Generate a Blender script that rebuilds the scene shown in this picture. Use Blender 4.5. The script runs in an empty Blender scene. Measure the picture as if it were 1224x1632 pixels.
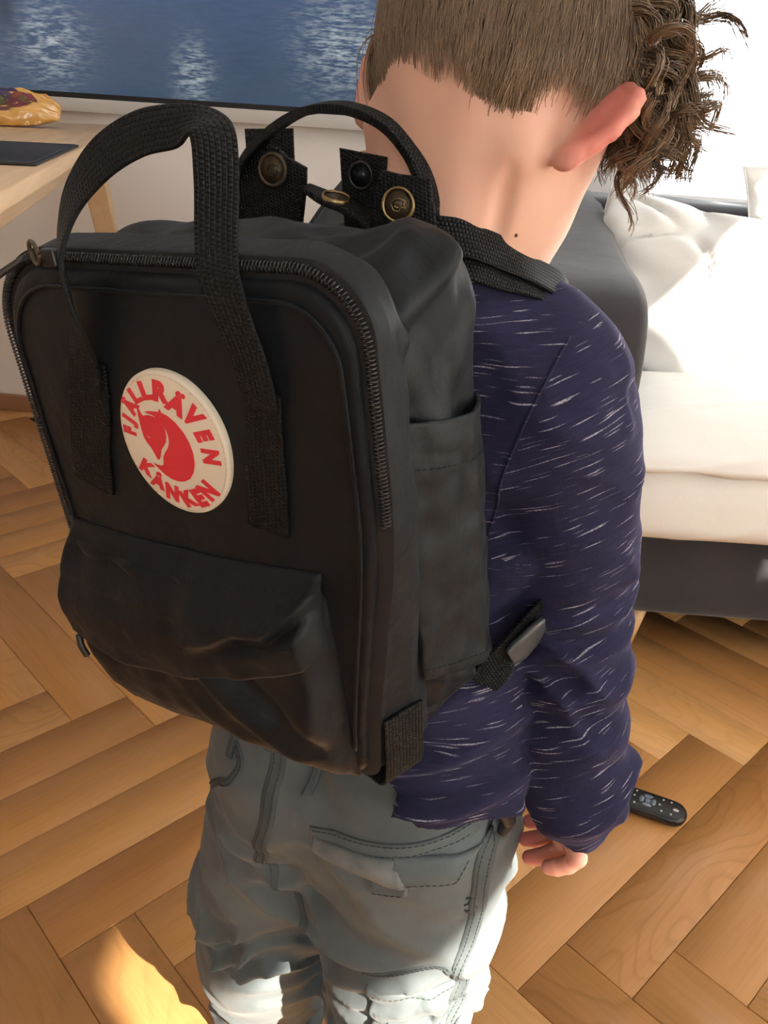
import bpy, bmesh, math, random
import numpy as np
from mathutils import Vector, Matrix, noise as mn

# ------------------------------------------------------------------ camera, sky, sun, exposure
SC = bpy.context.scene
COL = SC.collection
PITCH, ROLL, CAMZ, FPX = math.radians(27.0), math.radians(3.5), 0.97, 1345.0
_fw = np.array([0, math.cos(PITCH), -math.sin(PITCH)])
_r0 = np.array([1.0, 0, 0]); _d0 = np.cross(_fw, _r0)
_ix = math.cos(ROLL)*_r0 - math.sin(ROLL)*_d0
_iy = math.sin(ROLL)*_r0 + math.cos(ROLL)*_d0
cam = bpy.data.cameras.new('camera'); camo = bpy.data.objects.new('camera', cam); COL.objects.link(camo)
cam.sensor_fit = 'VERTICAL'; cam.sensor_height = 24.0; cam.lens = 24.0*FPX/1632.0; cam.clip_start = 0.01
camo.matrix_world = Matrix(((_ix[0], -_iy[0], -_fw[0], 0), (_ix[1], -_iy[1], -_fw[1], 0), (_ix[2], -_iy[2], -_fw[2], CAMZ), (0, 0, 0, 1)))
SC.camera = camo

w = bpy.data.worlds.new('sky'); SC.world = w; w.use_nodes = True
bg = w.node_tree.nodes['Background']; bg.inputs[0].default_value = (0.92, 0.965, 1.0, 1); bg.inputs[1].default_value = 5.0

SUN_DIR = Vector((0.51, -0.58, 0.575)).normalized()          # towards the sun
sl = bpy.data.lights.new('sun', 'SUN'); sl.energy = 22.0; sl.angle = math.radians(0.6); sl.color = (1.0, 0.92, 0.80)
so = bpy.data.objects.new('sun', sl); COL.objects.link(so); so.rotation_euler = SUN_DIR.to_track_quat('Z', 'Y').to_euler(); so.location = (6, -2, 5)

SC.view_settings.view_transform = 'Standard'; SC.view_settings.look = 'None'; SC.view_settings.gamma = 1.0
SC.view_settings.use_curve_mapping = False
SC.view_settings.exposure = 0.56
try:
    SC.cycles.use_denoising = True; SC.cycles.max_bounces = 8; SC.cycles.diffuse_bounces = 5; SC.cycles.sample_clamp_indirect = 6.0
    SC.cycles.caustics_reflective = False; SC.cycles.caustics_refractive = False
except Exception: pass

def portal(name, loc, rot, sx, sy):                           # guides the sky's light through a window opening
    l = bpy.data.lights.new(name, 'AREA'); l.shape = 'RECTANGLE'; l.size = sx; l.size_y = sy; l.cycles.is_portal = True
    o = bpy.data.objects.new(name, l); COL.objects.link(o); o.location = loc; o.rotation_euler = rot

random.seed(4); RNG = np.random.default_rng(4)

# ------------------------------------------------------------------ mesh helpers
def mesh(name, V, F, uv=None, attrs=None, smooth=True):
    V = np.asarray(V, np.float32); me = bpy.data.meshes.new(name)
    if isinstance(F, np.ndarray):
        tot = np.full(len(F), F.shape[1], np.int32); li = F.astype(np.int32).ravel()
    else:
        tot = np.array([len(f) for f in F], np.int32); li = np.array([i for f in F for i in f], np.int32)
    me.vertices.add(len(V)); me.vertices.foreach_set('co', V.ravel())
    me.loops.add(len(li)); me.loops.foreach_set('vertex_index', li)
    me.polygons.add(len(tot)); st = np.zeros(len(tot), np.int32); st[1:] = np.cumsum(tot)[:-1]
    me.polygons.foreach_set('loop_start', st); me.polygons.foreach_set('loop_total', tot)
    me.polygons.foreach_set('use_smooth', np.full(len(tot), smooth))
    if uv is not None:
        u = me.uv_layers.new(name='UVMap'); u.data.foreach_set('uv', np.asarray(uv, np.float32)[li].ravel())
    for k, a in (attrs or {}).items():
        at = me.attributes.new(k, 'FLOAT', 'POINT'); at.data.foreach_set('value', np.asarray(a, np.float32))
    me.update(calc_edges=True); me.validate()
    return me
def obj(name, me, mat=None, parent=None, loc=None, kind=None, label=None):
    o = bpy.data.objects.new(name, me); COL.objects.link(o)
    if mat is not None and len(me.materials) == 0: me.materials.append(mat)
    if parent is not None: o.parent = parent
    if loc is not None: o.location = loc
    if kind: o['kind'] = kind
    if label: o['label'] = label
    return o
def thing(name, label, cat, loc=(0, 0, 0), rot=(0, 0, 0), group=None):
    o = bpy.data.objects.new(name, None); COL.objects.link(o); o.location = loc; o.rotation_euler = rot
    o.empty_display_size = .05; o['label'] = label; o['category'] = cat
    if group: o['group'] = group
    return o
class MB:                                                     # collects shapes into one mesh
    def __init__(s): s.V = []; s.F = []; s.U = []; s.n = 0
    def add(s, V, F, uv=None):
        V = np.asarray(V, float); s.V.append(V); s.F += [tuple(int(i)+s.n for i in f) for f in F]
        s.U.append(np.zeros((len(V), 2)) if uv is None else np.asarray(uv)); s.n += len(V); return s
    def box(s, lo, hi):
        x0, y0, z0 = lo; x1, y1, z1 = hi
        return s.add([(x0,y0,z0),(x1,y0,z0),(x1,y1,z0),(x0,y1,z0),(x0,y0,z1),(x1,y0,z1),(x1,y1,z1),(x0,y1,z1)],
                     [(0,3,2,1),(4,5,6,7),(0,1,5,4),(1,2,6,5),(2,3,7,6),(3,0,4,7)])
    def tube(s, P, R, n=10, cap=True):
        V, F, uv = tube(P, R, n, cap); return s.add(V, F, uv)
    def me(s, name, smooth=True): return mesh(name, np.concatenate(s.V), s.F, np.concatenate(s.U), smooth=smooth)
def bevbox(name, lo, hi, r=.005, seg=2, sub=None):
    bm = bmesh.new(); bmesh.ops.create_cube(bm, size=1)
    c = (Vector(lo)+Vector(hi))/2; d = Vector(hi)-Vector(lo)
    for v in bm.verts: v.co = Vector((v.co.x*d.x, v.co.y*d.y, v.co.z*d.z))+c
    bmesh.ops.bevel(bm, geom=list(bm.edges), offset=r, segments=seg, profile=.5, affect='EDGES')
    me = bpy.data.meshes.new(name); bm.to_mesh(me); bm.free()
    for p in me.polygons: p.use_smooth = True
    return me
def crom(P, n):                                               # Catmull-Rom through rows of P (any number of columns)
    P = np.asarray(P, float); Q = np.vstack([2*P[0]-P[1], P, 2*P[-1]-P[-2]]); out = []
    L = np.linalg.norm(np.diff(P[:, :3], axis=0), axis=1); T = np.r_[0, np.cumsum(L)]
    for t in np.linspace(0, T[-1], n):
        i = min(max(np.searchsorted(T, t, 'right')-1, 0), len(P)-2); u = (t-T[i])/max(L[i], 1e-9)
        a, b, c, d = Q[i], Q[i+1], Q[i+2], Q[i+3]
        out.append(.5*((2*b)+(c-a)*u+(2*a-5*b+4*c-d)*u*u+(3*b-a-3*c+d)*u**3))
    return np.array(out)
def norm(v): return v/np.maximum(np.linalg.norm(v, axis=-1, keepdims=True), 1e-12)
def tube(P, R, n=10, cap=True):
    P = np.asarray(P, float); m = len(P); R = np.broadcast_to(np.asarray(R, float), (m,))
    T = norm(np.gradient(P, axis=0)); a = np.array([0, 0, 1.0]) if abs(T[0][2]) < .9 else np.array([1.0, 0, 0])
    N = np.zeros_like(P); v = np.cross(T[0], a); v /= np.linalg.norm(v)
    for i in range(m):
        v = v-T[i]*(v@T[i]); v /= np.linalg.norm(v); N[i] = v
    B = np.cross(T, N); ph = np.arange(n)*2*np.pi/n
    V = (P[:, None]+R[:, None, None]*(np.cos(ph)[None, :, None]*N[:, None]+np.sin(ph)[None, :, None]*B[:, None])).reshape(-1, 3)
    F = [(i*n+j, i*n+(j+1) % n, (i+1)*n+(j+1) % n, (i+1)*n+j) for i in range(m-1) for j in range(n)]
    L = np.r_[0, np.cumsum(np.linalg.norm(np.diff(P, axis=0), axis=1))]
    uv = np.stack([np.repeat(L, n), np.tile(ph/(2*np.pi)*.02, m)], 1)
    if cap: F += [tuple(range(n))[::-1], tuple((m-1)*n+j for j in range(n))]
    return V, F, uv
def ribbon(path, wid, thick, n=60, wave=0.0):
    """flat strap: rows of path = x,y,z, wx,wy,wz (width direction); wid scalar or per-row"""
    P = np.asarray(path, float); wd = np.broadcast_to(np.asarray(wid, float), (len(P),))
    Q = crom(np.hstack([P, wd[:, None]]), n); C, W, wd = Q[:, :3], Q[:, 3:6], Q[:, 6]
    T = norm(np.gradient(C, axis=0)); W = norm(W-T*(W*T).sum(1, keepdims=True)); N = np.cross(T, W)
    cs = [(-.5, -.28), (-.47, -.5), (-.25, -.5), (0, -.5), (.25, -.5), (.47, -.5), (.5, -.28), (.5, .28), (.47, .5), (.25, .5), (0, .5), (-.25, .5), (-.47, .5), (-.5, .28)]
    k = len(cs); a = np.array(cs)
    V = (C[:, None]+W[:, None]*(a[None, :, :1]*wd[:, None, None])+N[:, None]*(a[None, :, 1:]*thick)).reshape(-1, 3)
    F = [(i*k+j, i*k+(j+1) % k, (i+1)*k+(j+1) % k, (i+1)*k+j) for i in range(n-1) for j in range(k)]
    F += [tuple(range(k))[::-1], tuple((n-1)*k+j for j in range(k))]
    L = np.r_[0, np.cumsum(np.linalg.norm(np.diff(C, axis=0), axis=1))]
    uv = np.stack([np.repeat(L, k), (a[None, :, 0]*wd[:, None]).ravel()], 1)
    return V, F, uv
def grid_faces(nu, nv, cu=False, cv=False):
    I, J = np.meshgrid(np.arange(nu if cu else nu-1), np.arange(nv if cv else nv-1), indexing='ij')
    I2, J2 = (I+1) % nu, (J+1) % nv
    return np.stack([I*nv+J, I2*nv+J, I2*nv+J2, I*nv+J2], -1).reshape(-1, 4)
def slab(top, bot):                                           # two (nu,nv,3) grids closed into one solid
    nu, nv = top.shape[:2]; V = np.concatenate([top.reshape(-1, 3), bot.reshape(-1, 3)]); n = nu*nv
    g = grid_faces(nu, nv); F = [tuple(f) for f in g]+[tuple(f[::-1]+n) for f in g]
    rim = [(i, 0) for i in range(nu)]+[(nu-1, j) for j in range(1, nv)]+[(i, nv-1) for i in range(nu-2, -1, -1)]+[(0, j) for j in range(nv-2, 0, -1)]
    r = [i*nv+j for i, j in rim]
    for a, b in zip(r, r[1:]+r[:1]): F.append((b, a, a+n, b+n))
    return V, F
def sstep(a, b, x): t = np.clip((x-a)/(b-a), 0, 1); return t*t*(3-2*t)

# ---- signed distance modelling: a grid, smooth unions, and a surface-nets mesher
class Grid:
    def __init__(s, lo, hi, h):
        s.lo = np.array(lo, float); s.h = h; s.n = np.ceil((np.array(hi)-s.lo)/h).astype(int)+1
        s.F = np.full(s.n, 1.0, np.float32)
    def sl(s, lo, hi):
        a = np.clip(np.floor((np.array(lo)-s.lo)/s.h).astype(int), 0, s.n-1); b = np.clip(np.ceil((np.array(hi)-s.lo)/s.h).astype(int)+1, 1, s.n)
        X = [(s.lo[i]+s.h*np.arange(a[i], b[i])).astype(np.float32) for i in range(3)]
        return tuple(slice(a[i], b[i]) for i in range(3)), X[0][:, None, None], X[1][None, :, None], X[2][None, None, :]
    def put(s, f, lo, hi, k=.0, m=.03, sub=False):
        q, X, Y, Z = s.sl(np.array(lo)-m-k, np.array(hi)+m+k)
        if min(s.F[q].shape) < 1: return
        d = f(X, Y, Z); a = s.F[q]
        if sub: a = -a
        if k > 0:
            hh = np.maximum(k-np.abs(a-d), 0)/k; r = np.minimum(a, d)-hh*hh*k*.25
        else: r = np.minimum(a, d)
        s.F[q] = -r if sub else r
    def cone(s, a, b, ra, rb, k=.0, sub=False):
        a = np.array(a, float); b = np.array(b, float); ba = b-a; L = ba@ba+1e-12; R = max(ra, rb)
        def f(X, Y, Z):
            t = np.clip(((X-a[0])*ba[0]+(Y-a[1])*ba[1]+(Z-a[2])*ba[2])/L, 0, 1)
            return np.sqrt((X-a[0]-t*ba[0])**2+(Y-a[1]-t*ba[1])**2+(Z-a[2]-t*ba[2])**2)-(ra+(rb-ra)*t)
        s.put(f, np.minimum(a, b)-R, np.maximum(a, b)+R, k, sub=sub)
    def chain(s, P, R, k=.0, sub=False):
        for i in range(len(P)-1): s.cone(P[i], P[i+1], R[i], R[i+1], k, sub)
    def ell(s, c, r, k=.0, M=None, sub=False):               # M rows = local axes
        c = np.array(c, float); r = np.array(r, float); M = np.eye(3) if M is None else np.array(M); R = np.abs(M.T*r).sum(1) if True else r
        def f(X, Y, Z):
            x, y, z = X-c[0], Y-c[1], Z-c[2]
            u = [(M[i][0]*x+M[i][1]*y+M[i][2]*z)/r[i] for i in range(3)]
            k0 = np.sqrt(u[0]**2+u[1]**2+u[2]**2); k1 = np.sqrt((u[0]/r[0])**2+(u[1]/r[1])**2+(u[2]/r[2])**2)
            return k0*(k0-1)/np.maximum(k1, 1e-9)
        s.put(f, c-R, c+R, k, sub=sub)
    def field(s, cell, seed=0):                              # smooth random field; cell = size per axis
        cell = np.broadcast_to(np.asarray(cell, float), (3,)); g = np.random.default_rng(seed); ext = s.n*s.h
        m = np.ceil(ext/cell).astype(int)+3; G = g.standard_normal(m).astype(np.float32); out = G
        for ax in range(3):
            t = np.arange(s.n[ax])*s.h/cell[ax]; i = np.floor(t).astype(int); u = (t-i).astype(np.float32); u = u*u*(3-2*u)
            sh = [1, 1, 1]; sh[ax] = -1; u = u.reshape(sh)
            out = np.take(out, i, ax)*(1-u)+np.take(out, i+1, ax)*u
        return out
    def noise(s, cell, amp, seed=0): s.F += (amp*s.field(cell, seed)).astype(np.float32)
    def wrinkle(s, d, lam, amp, warp=1.5, seed=0, cell=.05, p=1.6):   # soft narrow folds running across direction d, fading in and out
        q, X, Y, Z = s.sl((-9, -9, -9), (9, 9, 9)); d = np.array(d)/np.linalg.norm(d)
        ph = (X*d[0]+Y*d[1]+Z*d[2])*(np.pi/lam)+warp*s.field(cell, seed); a = amp(X, Y, Z) if callable(amp) else amp
        m = np.clip(.62+.55*s.field(cell*1.3, seed+77), .1, 1.5); w = np.abs(np.sin(ph)); r = np.maximum(1-np.sqrt(w*w+.012), 0)**p
        s.F -= (a*m*(1.55*r-.30)).astype(np.float32)
    def mesh(s):
        F = s.F; n = np.array(F.shape); S = F < 0
        c = np.zeros(n-1, np.int8)
        for i in (0, 1):
            for j in (0, 1):
                for k in (0, 1): c += S[i:n[0]-1+i, j:n[1]-1+j, k:n[2]-1+k]
        I = np.argwhere((c > 0) & (c < 8)); vid = np.full(n-1, -1, np.int32); vid[tuple(I.T)] = np.arange(len(I))
        co = [(i, j, k) for i in (0, 1) for j in (0, 1) for k in (0, 1)]
        val = np.stack([F[I[:, 0]+a, I[:, 1]+b, I[:, 2]+d] for a, b, d in co], 1)
        P = np.zeros((len(I), 3)); cnt = np.zeros(len(I))
        for p in range(8):
            for q in range(p+1, 8):
                if sum(abs(co[p][t]-co[q][t]) for t in range(3)) != 1: continue
                a, b = val[:, p], val[:, q]; mk = (a < 0) != (b < 0); t = np.where(mk, a/np.where(mk, a-b, 1), 0)
                e = np.array(co[p])[None]+t[:, None]*(np.array(co[q])-np.array(co[p]))[None]; P[mk] += e[mk]; cnt[mk] += 1
        V = s.lo+s.h*(I+P/cnt[:, None]); Q = []
        for ax in range(3):
            o = [(1, 2), (2, 0), (0, 1)][ax]; sa = [slice(1, -1)]*3; sb = [slice(1, -1)]*3; sa[ax] = slice(0, -1); sb[ax] = slice(1, None)
            A, B = S[tuple(sa)], S[tuple(sb)]; E = np.argwhere(A != B)
            if not len(E): continue
            inside = A[tuple(E.T)]; E = E+1; E[:, ax] -= 1
            def g(d1, d2): X = E.copy(); X[:, o[0]] += d1; X[:, o[1]] += d2; return vid[tuple(X.T)]
            q = np.stack([g(-1, -1), g(0, -1), g(0, 0), g(-1, 0)], 1); q[~inside] = q[~inside][:, ::-1]; Q.append(q)
        return V, np.concatenate(Q)
def relax(V, F, it=2, lam=.5):
    for _ in range(it):
        acc = np.zeros_like(V); cnt = np.zeros(len(V))
        for a in range(4):
            for b in ((a+1) % 4, (a+3) % 4): np.add.at(acc, F[:, a], V[F[:, b]]); np.add.at(cnt, F[:, a], 1)
        V = V+lam*(acc/np.maximum(cnt, 1)[:, None]-V)
    return V

# ------------------------------------------------------------------ materials
class NT:
    def __init__(s, name):
        s.m = bpy.data.materials.new(name); s.m.use_nodes = True; s.t = s.m.node_tree; s.N = s.t.nodes
        s.b = s.N['Principled BSDF']; s.out = s.N['Material Output']
    def n(s, typ, ins=None, **kw):
        x = s.N.new('ShaderNode'+typ)
        for k, v in kw.items(): setattr(x, k, v)
        for k, v in (ins or {}).items(): s.set(x.inputs[k], v)
        return x
    def set(s, sock, v):
        if isinstance(v, bpy.types.NodeSocket): s.t.links.new(v, sock)
        elif isinstance(v, bpy.types.Node): s.t.links.new(v.outputs[0], sock)
        else:
            if hasattr(sock.default_value, '__len__') and not hasattr(v, '__len__'): v = [v]*len(sock.default_value)
            if hasattr(v, '__len__') and len(v) == 3 and len(sock.default_value) == 4: v = (*v, 1)
            sock.default_value = v
    def p(s, **kw):
        for k, v in kw.items(): s.set(s.b.inputs[k.replace('_', ' ')], v)
        return s
    def math(s, op, a, b=0.0, c=0.0): return s.n('Math', {0: a, 1: b, 2: c}, operation=op).outputs[0]
    def mix(s, f, a, b): x = s.n('Mix', data_type='RGBA'); s.set(x.inputs[0], f); s.set(x.inputs[6], a); s.set(x.inputs[7], b); return x.outputs[2]
    def ramp(s, f, pts):
        r = s.n('ValToRGB', {0: f}); e = r.color_ramp.elements
        while len(e) < len(pts): e.new(.5)
        for q, (p, c) in zip(e, pts): q.position = p; q.color = (*c, 1) if len(c) == 3 else c
        return r.outputs[0]
    def coord(s, what='Object', scale=(1, 1, 1), rot=(0, 0, 0), add=None):
        c = s.n('TexCoord').outputs[what]
        if add is not None: c = s.n('VectorMath', {0: c, 1: add}, operation='ADD').outputs[0]
        return s.n('Mapping', {0: c, 'Scale': scale, 'Rotation': rot}).outputs[0]
    def noise(s, vec, scale, detail=3.0, rough=.5, out='Fac', **kw): return s.n('TexNoise', {'Vector': vec, 'Scale': scale, 'Detail': detail, 'Roughness': rough}, **kw).outputs[out]
    def bump(s, h, strength=.3, dist=.001, nrm=None):
        b = s.n('Bump', {'Height': h, 'Strength': strength, 'Distance': dist})
        if nrm is not None: s.set(b.inputs['Normal'], nrm)
        return b.outputs[0]
    def attr(s, name): return s.n('Attribute', attribute_name=name).outputs['Fac']
def plain(name, col, rough=.6, metal=0.0, spec=.5, **kw):
    m = NT(name); m.p(Base_Color=col, Roughness=rough, Metallic=metal, Specular_IOR_Level=spec, **kw); return m.m
def fabric(name, col, col2=None, rough=.8, weave=2500.0, nscale=30.0, bstr=.15, sheen=.0, spec=.3, wrinkle=None):
    m = NT(name); c = m.coord(); n = m.noise(c, nscale, 4)
    col2 = col2 or tuple(x*.8 for x in col)
    wv = m.noise(m.coord(), weave*.5, 1)
    h = wv
    nrm = m.bump(h, bstr, .0006)
    if wrinkle: nrm = m.bump(m.noise(m.coord(), wrinkle[0], 3), wrinkle[1], wrinkle[2], nrm)
    m.p(Base_Color=m.mix(m.ramp(n, [(.35, (0, 0, 0)), (.65, (1, 1, 1))]), col2, col), Roughness=rough, Specular_IOR_Level=spec, Sheen_Weight=sheen, Normal=nrm)
    return m.m

M_BAG = fabric('waxed charcoal fabric', (.0046, .0064, .0086), (.0035, .0049, .0067), .52, 1600, 22, .12, spec=.20, sheen=.035, wrinkle=(55, .30, .006))
def webbing():
    m = NT('black webbing'); uv = m.n('UVMap').outputs[0]
    b = m.n('TexBrick', {'Vector': uv, 'Color1': (1, 1, 1), 'Color2': (.62, .62, .62), 'Mortar': (0, 0, 0), 'Scale': 1.0, 'Mortar Size': .0007, 'Mortar Smooth': 1.0, 'Brick Width': .0021, 'Row Height': .0024}, offset=.5)
    m.p(Base_Color=m.mix(b.outputs[0], (.0016, .0019, .0022), (.0064, .0071, .0080)), Roughness=.58, Specular_IOR_Level=.28, Normal=m.bump(b.outputs[0], 1.0, .0014)); return m.m
M_WEB = webbing()
M_PLASTIC = plain('black plastic', (.012, .012, .013), .33)
M_CORD = plain('brown black leather cord', (.016, .011, .009), .5)
M_COIL = plain('black zipper coil', (.016, .016, .017), .28, spec=.6)
M_TAPE = fabric('brown black zipper tape', (.020, .017, .016), None, .85, 1800)
M_BRASS = plain('antique brass', (.30, .215, .10), .38, 1.0)
M_BRASSD = plain('dark antique brass', (.085, .062, .035), .5, .55)
M_CREAM = plain('cream badge', (.70, .62, .49), .55)
M_RED = plain('red print', (.66, .028, .045), .5)
M_THREAD = plain('black thread', (.005, .005, .005), .8)
M_CTHREAD = plain('cream thread', (.62, .51, .37), .7)

# ------------------------------------------------------------------ the room
def structure(name, me, mat, parent=None): return obj(name, me, mat, parent, kind='structure')
def plaster(name, col):
    m = NT(name); n = m.noise(m.coord(), 90, 4); m.p(Base_Color=col, Roughness=.9, Specular_IOR_Level=.25, Normal=m.bump(n, .08, .002)); return m.m
M_WALL = plaster('white wall paint', (.87, .85, .82)); M_CEIL = plaster('white ceiling paint', (.86, .85, .83))
M_WHITE = plain('white window paint', (.82, .82, .80), .4)
WT = np.array([math.cos(math.radians(-6)), math.sin(math.radians(-6)), 0]); WN = np.array([-WT[1], WT[0], 0]); W0 = np.array([-1.214, 2.456, 0])
ROOM = bpy.data.objects                                       # (walls are top-level structure)
RZ = math.radians(-6)
# room coordinates: x along the television wall from its point W0, y out of the room, z up
def rp(x, y, z): return tuple(W0+WT*x+WN*y+np.array([0, 0, z]))
def rbox(name, lo, hi, mat, parent=None, kind='structure'):
    o = obj(name, MB().box(lo, hi).me(name, False), mat, parent, kind=kind if parent is None else None)
    if parent is None: o.location = W0; o.rotation_euler = (0, 0, RZ)
    return o
def wall_with_holes(name, axis, pos, thick, a0, a1, z1, holes, mat):
    """axis 'x': wall runs along x at y=pos..pos+thick; axis 'y': runs along y at x=pos..pos+thick"""
    mb = MB(); A = sorted({a0, a1, *[h[0] for h in holes], *[h[1] for h in holes]}); Z = sorted({0, z1, *[h[2] for h in holes], *[h[3] for h in holes]})
    for p, q in zip(A, A[1:]):
        for r, s_ in zip(Z, Z[1:]):
            if any(h[0] <= p and q <= h[1] and h[2] <= r and s_ <= h[3] for h in holes): continue
            if axis == 'x': mb.box((p, pos, r), (q, pos+thick, s_))
            else: mb.box((pos, p, r), (pos+thick, q, s_))
    o = structure(name, mb.me(name, False), mat); o.location = W0; o.rotation_euler = (0, 0, RZ); return o
XL, XR, YF, ZC = -.75, 3.25, -4.4, 2.55                       # room limits in room coordinates
WIN1 = (1.80, 3.00, .70, 2.25); ADD_WIN2 = (-2.20, -1.46, 1.45, 2.25); ADD_WIN3 = (1.1, 2.2, 1.0, 2.2); ADD_WIN4 = (-4.20, -2.95, .35, 1.56); ADD_WIN5 = (-3.83, -3.38, 1.60, 2.315); ADD_WIN6 = (-2.75, -1.30, .35, 1.38)  # all but the first are unseen, added and sized to shape the light
wall_with_holes('wall_back', 'x', 0, .22, XL-.22, XR+.22, ZC, [WIN1], M_WALL)
wall_with_holes('wall_right', 'y', XR, .10, YF-.22, 0, ZC, [ADD_WIN2, ADD_WIN4, ADD_WIN5, ADD_WIN6], M_WALL)
wall_with_holes('wall_front', 'x', YF-.22, .22, XL-.22, XR+.22, ZC, [ADD_WIN3], plaster('brown grey wall paint', (.26, .23, .21)))  # unseen wall, painted dark to cut light bounced onto the bag
rbox('wall_left', (XL-.22, YF, 0), (XL, 0, ZC), M_WALL)
rbox('ceiling', (XL-.22, YF-.22, ZC), (XR+.10, .22, ZC+.15), M_CEIL)
def glass():
    m = NT('window glass'); tr = m.n('BsdfTransparent'); gl = m.n('BsdfGlossy', {'Roughness': .02}); lw = m.n('Math', {0: m.n('Math', {0: m.n('LayerWeight', {'Blend': .5}).outputs['Facing'], 1: 5.0}, operation='POWER').outputs[0], 1: .6, 2: .045}, operation='MULTIPLY_ADD')
    mx = m.n('MixShader', {0: lw.outputs[0], 1: tr.outputs[0], 2: gl.outputs[0]}); m.t.links.new(mx.outputs[0], m.out.inputs[0]); return m.m
M_GLASS = glass()
def window(name, axis, pos, depth, W, mull=1):
    a0, a1, z0, z1 = W; t = .05; mb = MB()
    def b(p, q, r, s_, y0, y1, M):
        if axis == 'x': M.box((p, y0, r), (q, y1, s_))
        else: M.box((y0, p, r), (y1, q, s_))
    y0, y1 = pos+depth*.4, pos+depth*.4+.05
    b(a0, a0+t, z0, z1, y0, y1, mb); b(a1-t, a1, z0, z1, y0, y1, mb); b(a0+t, a1-t, z0, z0+t, y0, y1, mb); b(a0+t, a1-t, z1-t, z1, y0, y1, mb)
    for k in range(1, mull): c = a0+(a1-a0)*k/mull; b(c-.03, c+.03, z0+t, z1-t, y0, y1, mb)
    o = structure(name, mb.me(name, False), M_WHITE); o.location = W0; o.rotation_euler = (0, 0, RZ)
    g = MB(); b(a0+t*.8, a1-t*.8, z0+t*.8, z1-t*.8, (y0+y1)/2-.002, (y0+y1)/2+.002, g); obj('window_pane', g.me('window_pane', False), M_GLASS, o)
    return o
window('window_1', 'x', 0, .22, WIN1, 2); window('added_window_2', 'y', XR, .10, ADD_WIN2); window('added_window_3', 'x', YF-.22, .22, ADD_WIN3, 3); w4 = window('added_window_4', 'y', XR, .10, ADD_WIN4); window('added_window_5', 'y', XR, .10, ADD_WIN5); w6 = window('added_window_6', 'y', XR, .10, ADD_WIN6)  # added right and front windows: narrow high ones clip sunbeams, others give fill
m = NT('added sheer white blind'); tl = m.n('BsdfTranslucent', {'Color': (.86, .84, .80, 1)}); df = m.n('BsdfDiffuse', {'Color': (.85, .84, .82, 1)}); mx = m.n('MixShader', {0: .22, 1: tl.outputs[0], 2: df.outputs[0]}); m.t.links.new(mx.outputs[0], m.out.inputs[0])
for W_, o_ in ((ADD_WIN6, w6), (ADD_WIN4, w4)): obj('added_blind', MB().box((XR+.006, W_[0]+.005, W_[2]+.005), (XR+.008, W_[1]-.005, W_[3]-.005)).me('added_blind', False), m.m, o_)  # unseen blinds added to stop the direct sun and spread soft light
def port(name, axis, pos, W, sgn):
    a, z = (W[0]+W[1])/2, (W[2]+W[3])/2
    c = rp(a, pos, z) if axis == 'x' else rp(pos, a, z)
    # area light shines along its -Z; sgn = direction into the room
    d = Vector(WN if axis == 'x' else WT)*sgn
    portal(name, c, d.to_track_quat('-Z', 'Y').to_euler(), W[1]-W[0], W[3]-W[2])
port('portal_a', 'x', .2, WIN1, -1); port('portal_b', 'y', XR+.09, ADD_WIN2, -1); port('portal_c', 'x', YF-.2, ADD_WIN3, 1); port('portal_d', 'y', XR+.09, ADD_WIN4, -1); port('portal_e', 'y', XR+.09, ADD_WIN5, -1)
M_BASE = NT('brown baseboard wood'); M_BASE.p(Base_Color=M_BASE.mix(M_BASE.noise(M_BASE.coord(scale=(2, 30, 30)), 3), (.30, .15, .075), (.40, .21, .11)), Roughness=.5); M_BASE = M_BASE.m
o = structure('baseboard_back', bevbox('baseboard_back', (XL, -.016, .001), (XR, -.0005, .052), .004), M_BASE); o.location = W0; o.rotation_euler = (0, 0, RZ)
o = structure('baseboard_left', bevbox('baseboard_left', (XL+.0005, YF, .001), (XL+.016, -.017, .052), .004), M_BASE); o.location = W0; o.rotation_euler = (0, 0, RZ)
o = structure('baseboard_right', bevbox('baseboard_right', (XR-.016, YF, .001), (XR-.0005, -.017, .052), .004), M_BASE); o.location = W0; o.rotation_euler = (0, 0, RZ)

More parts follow.
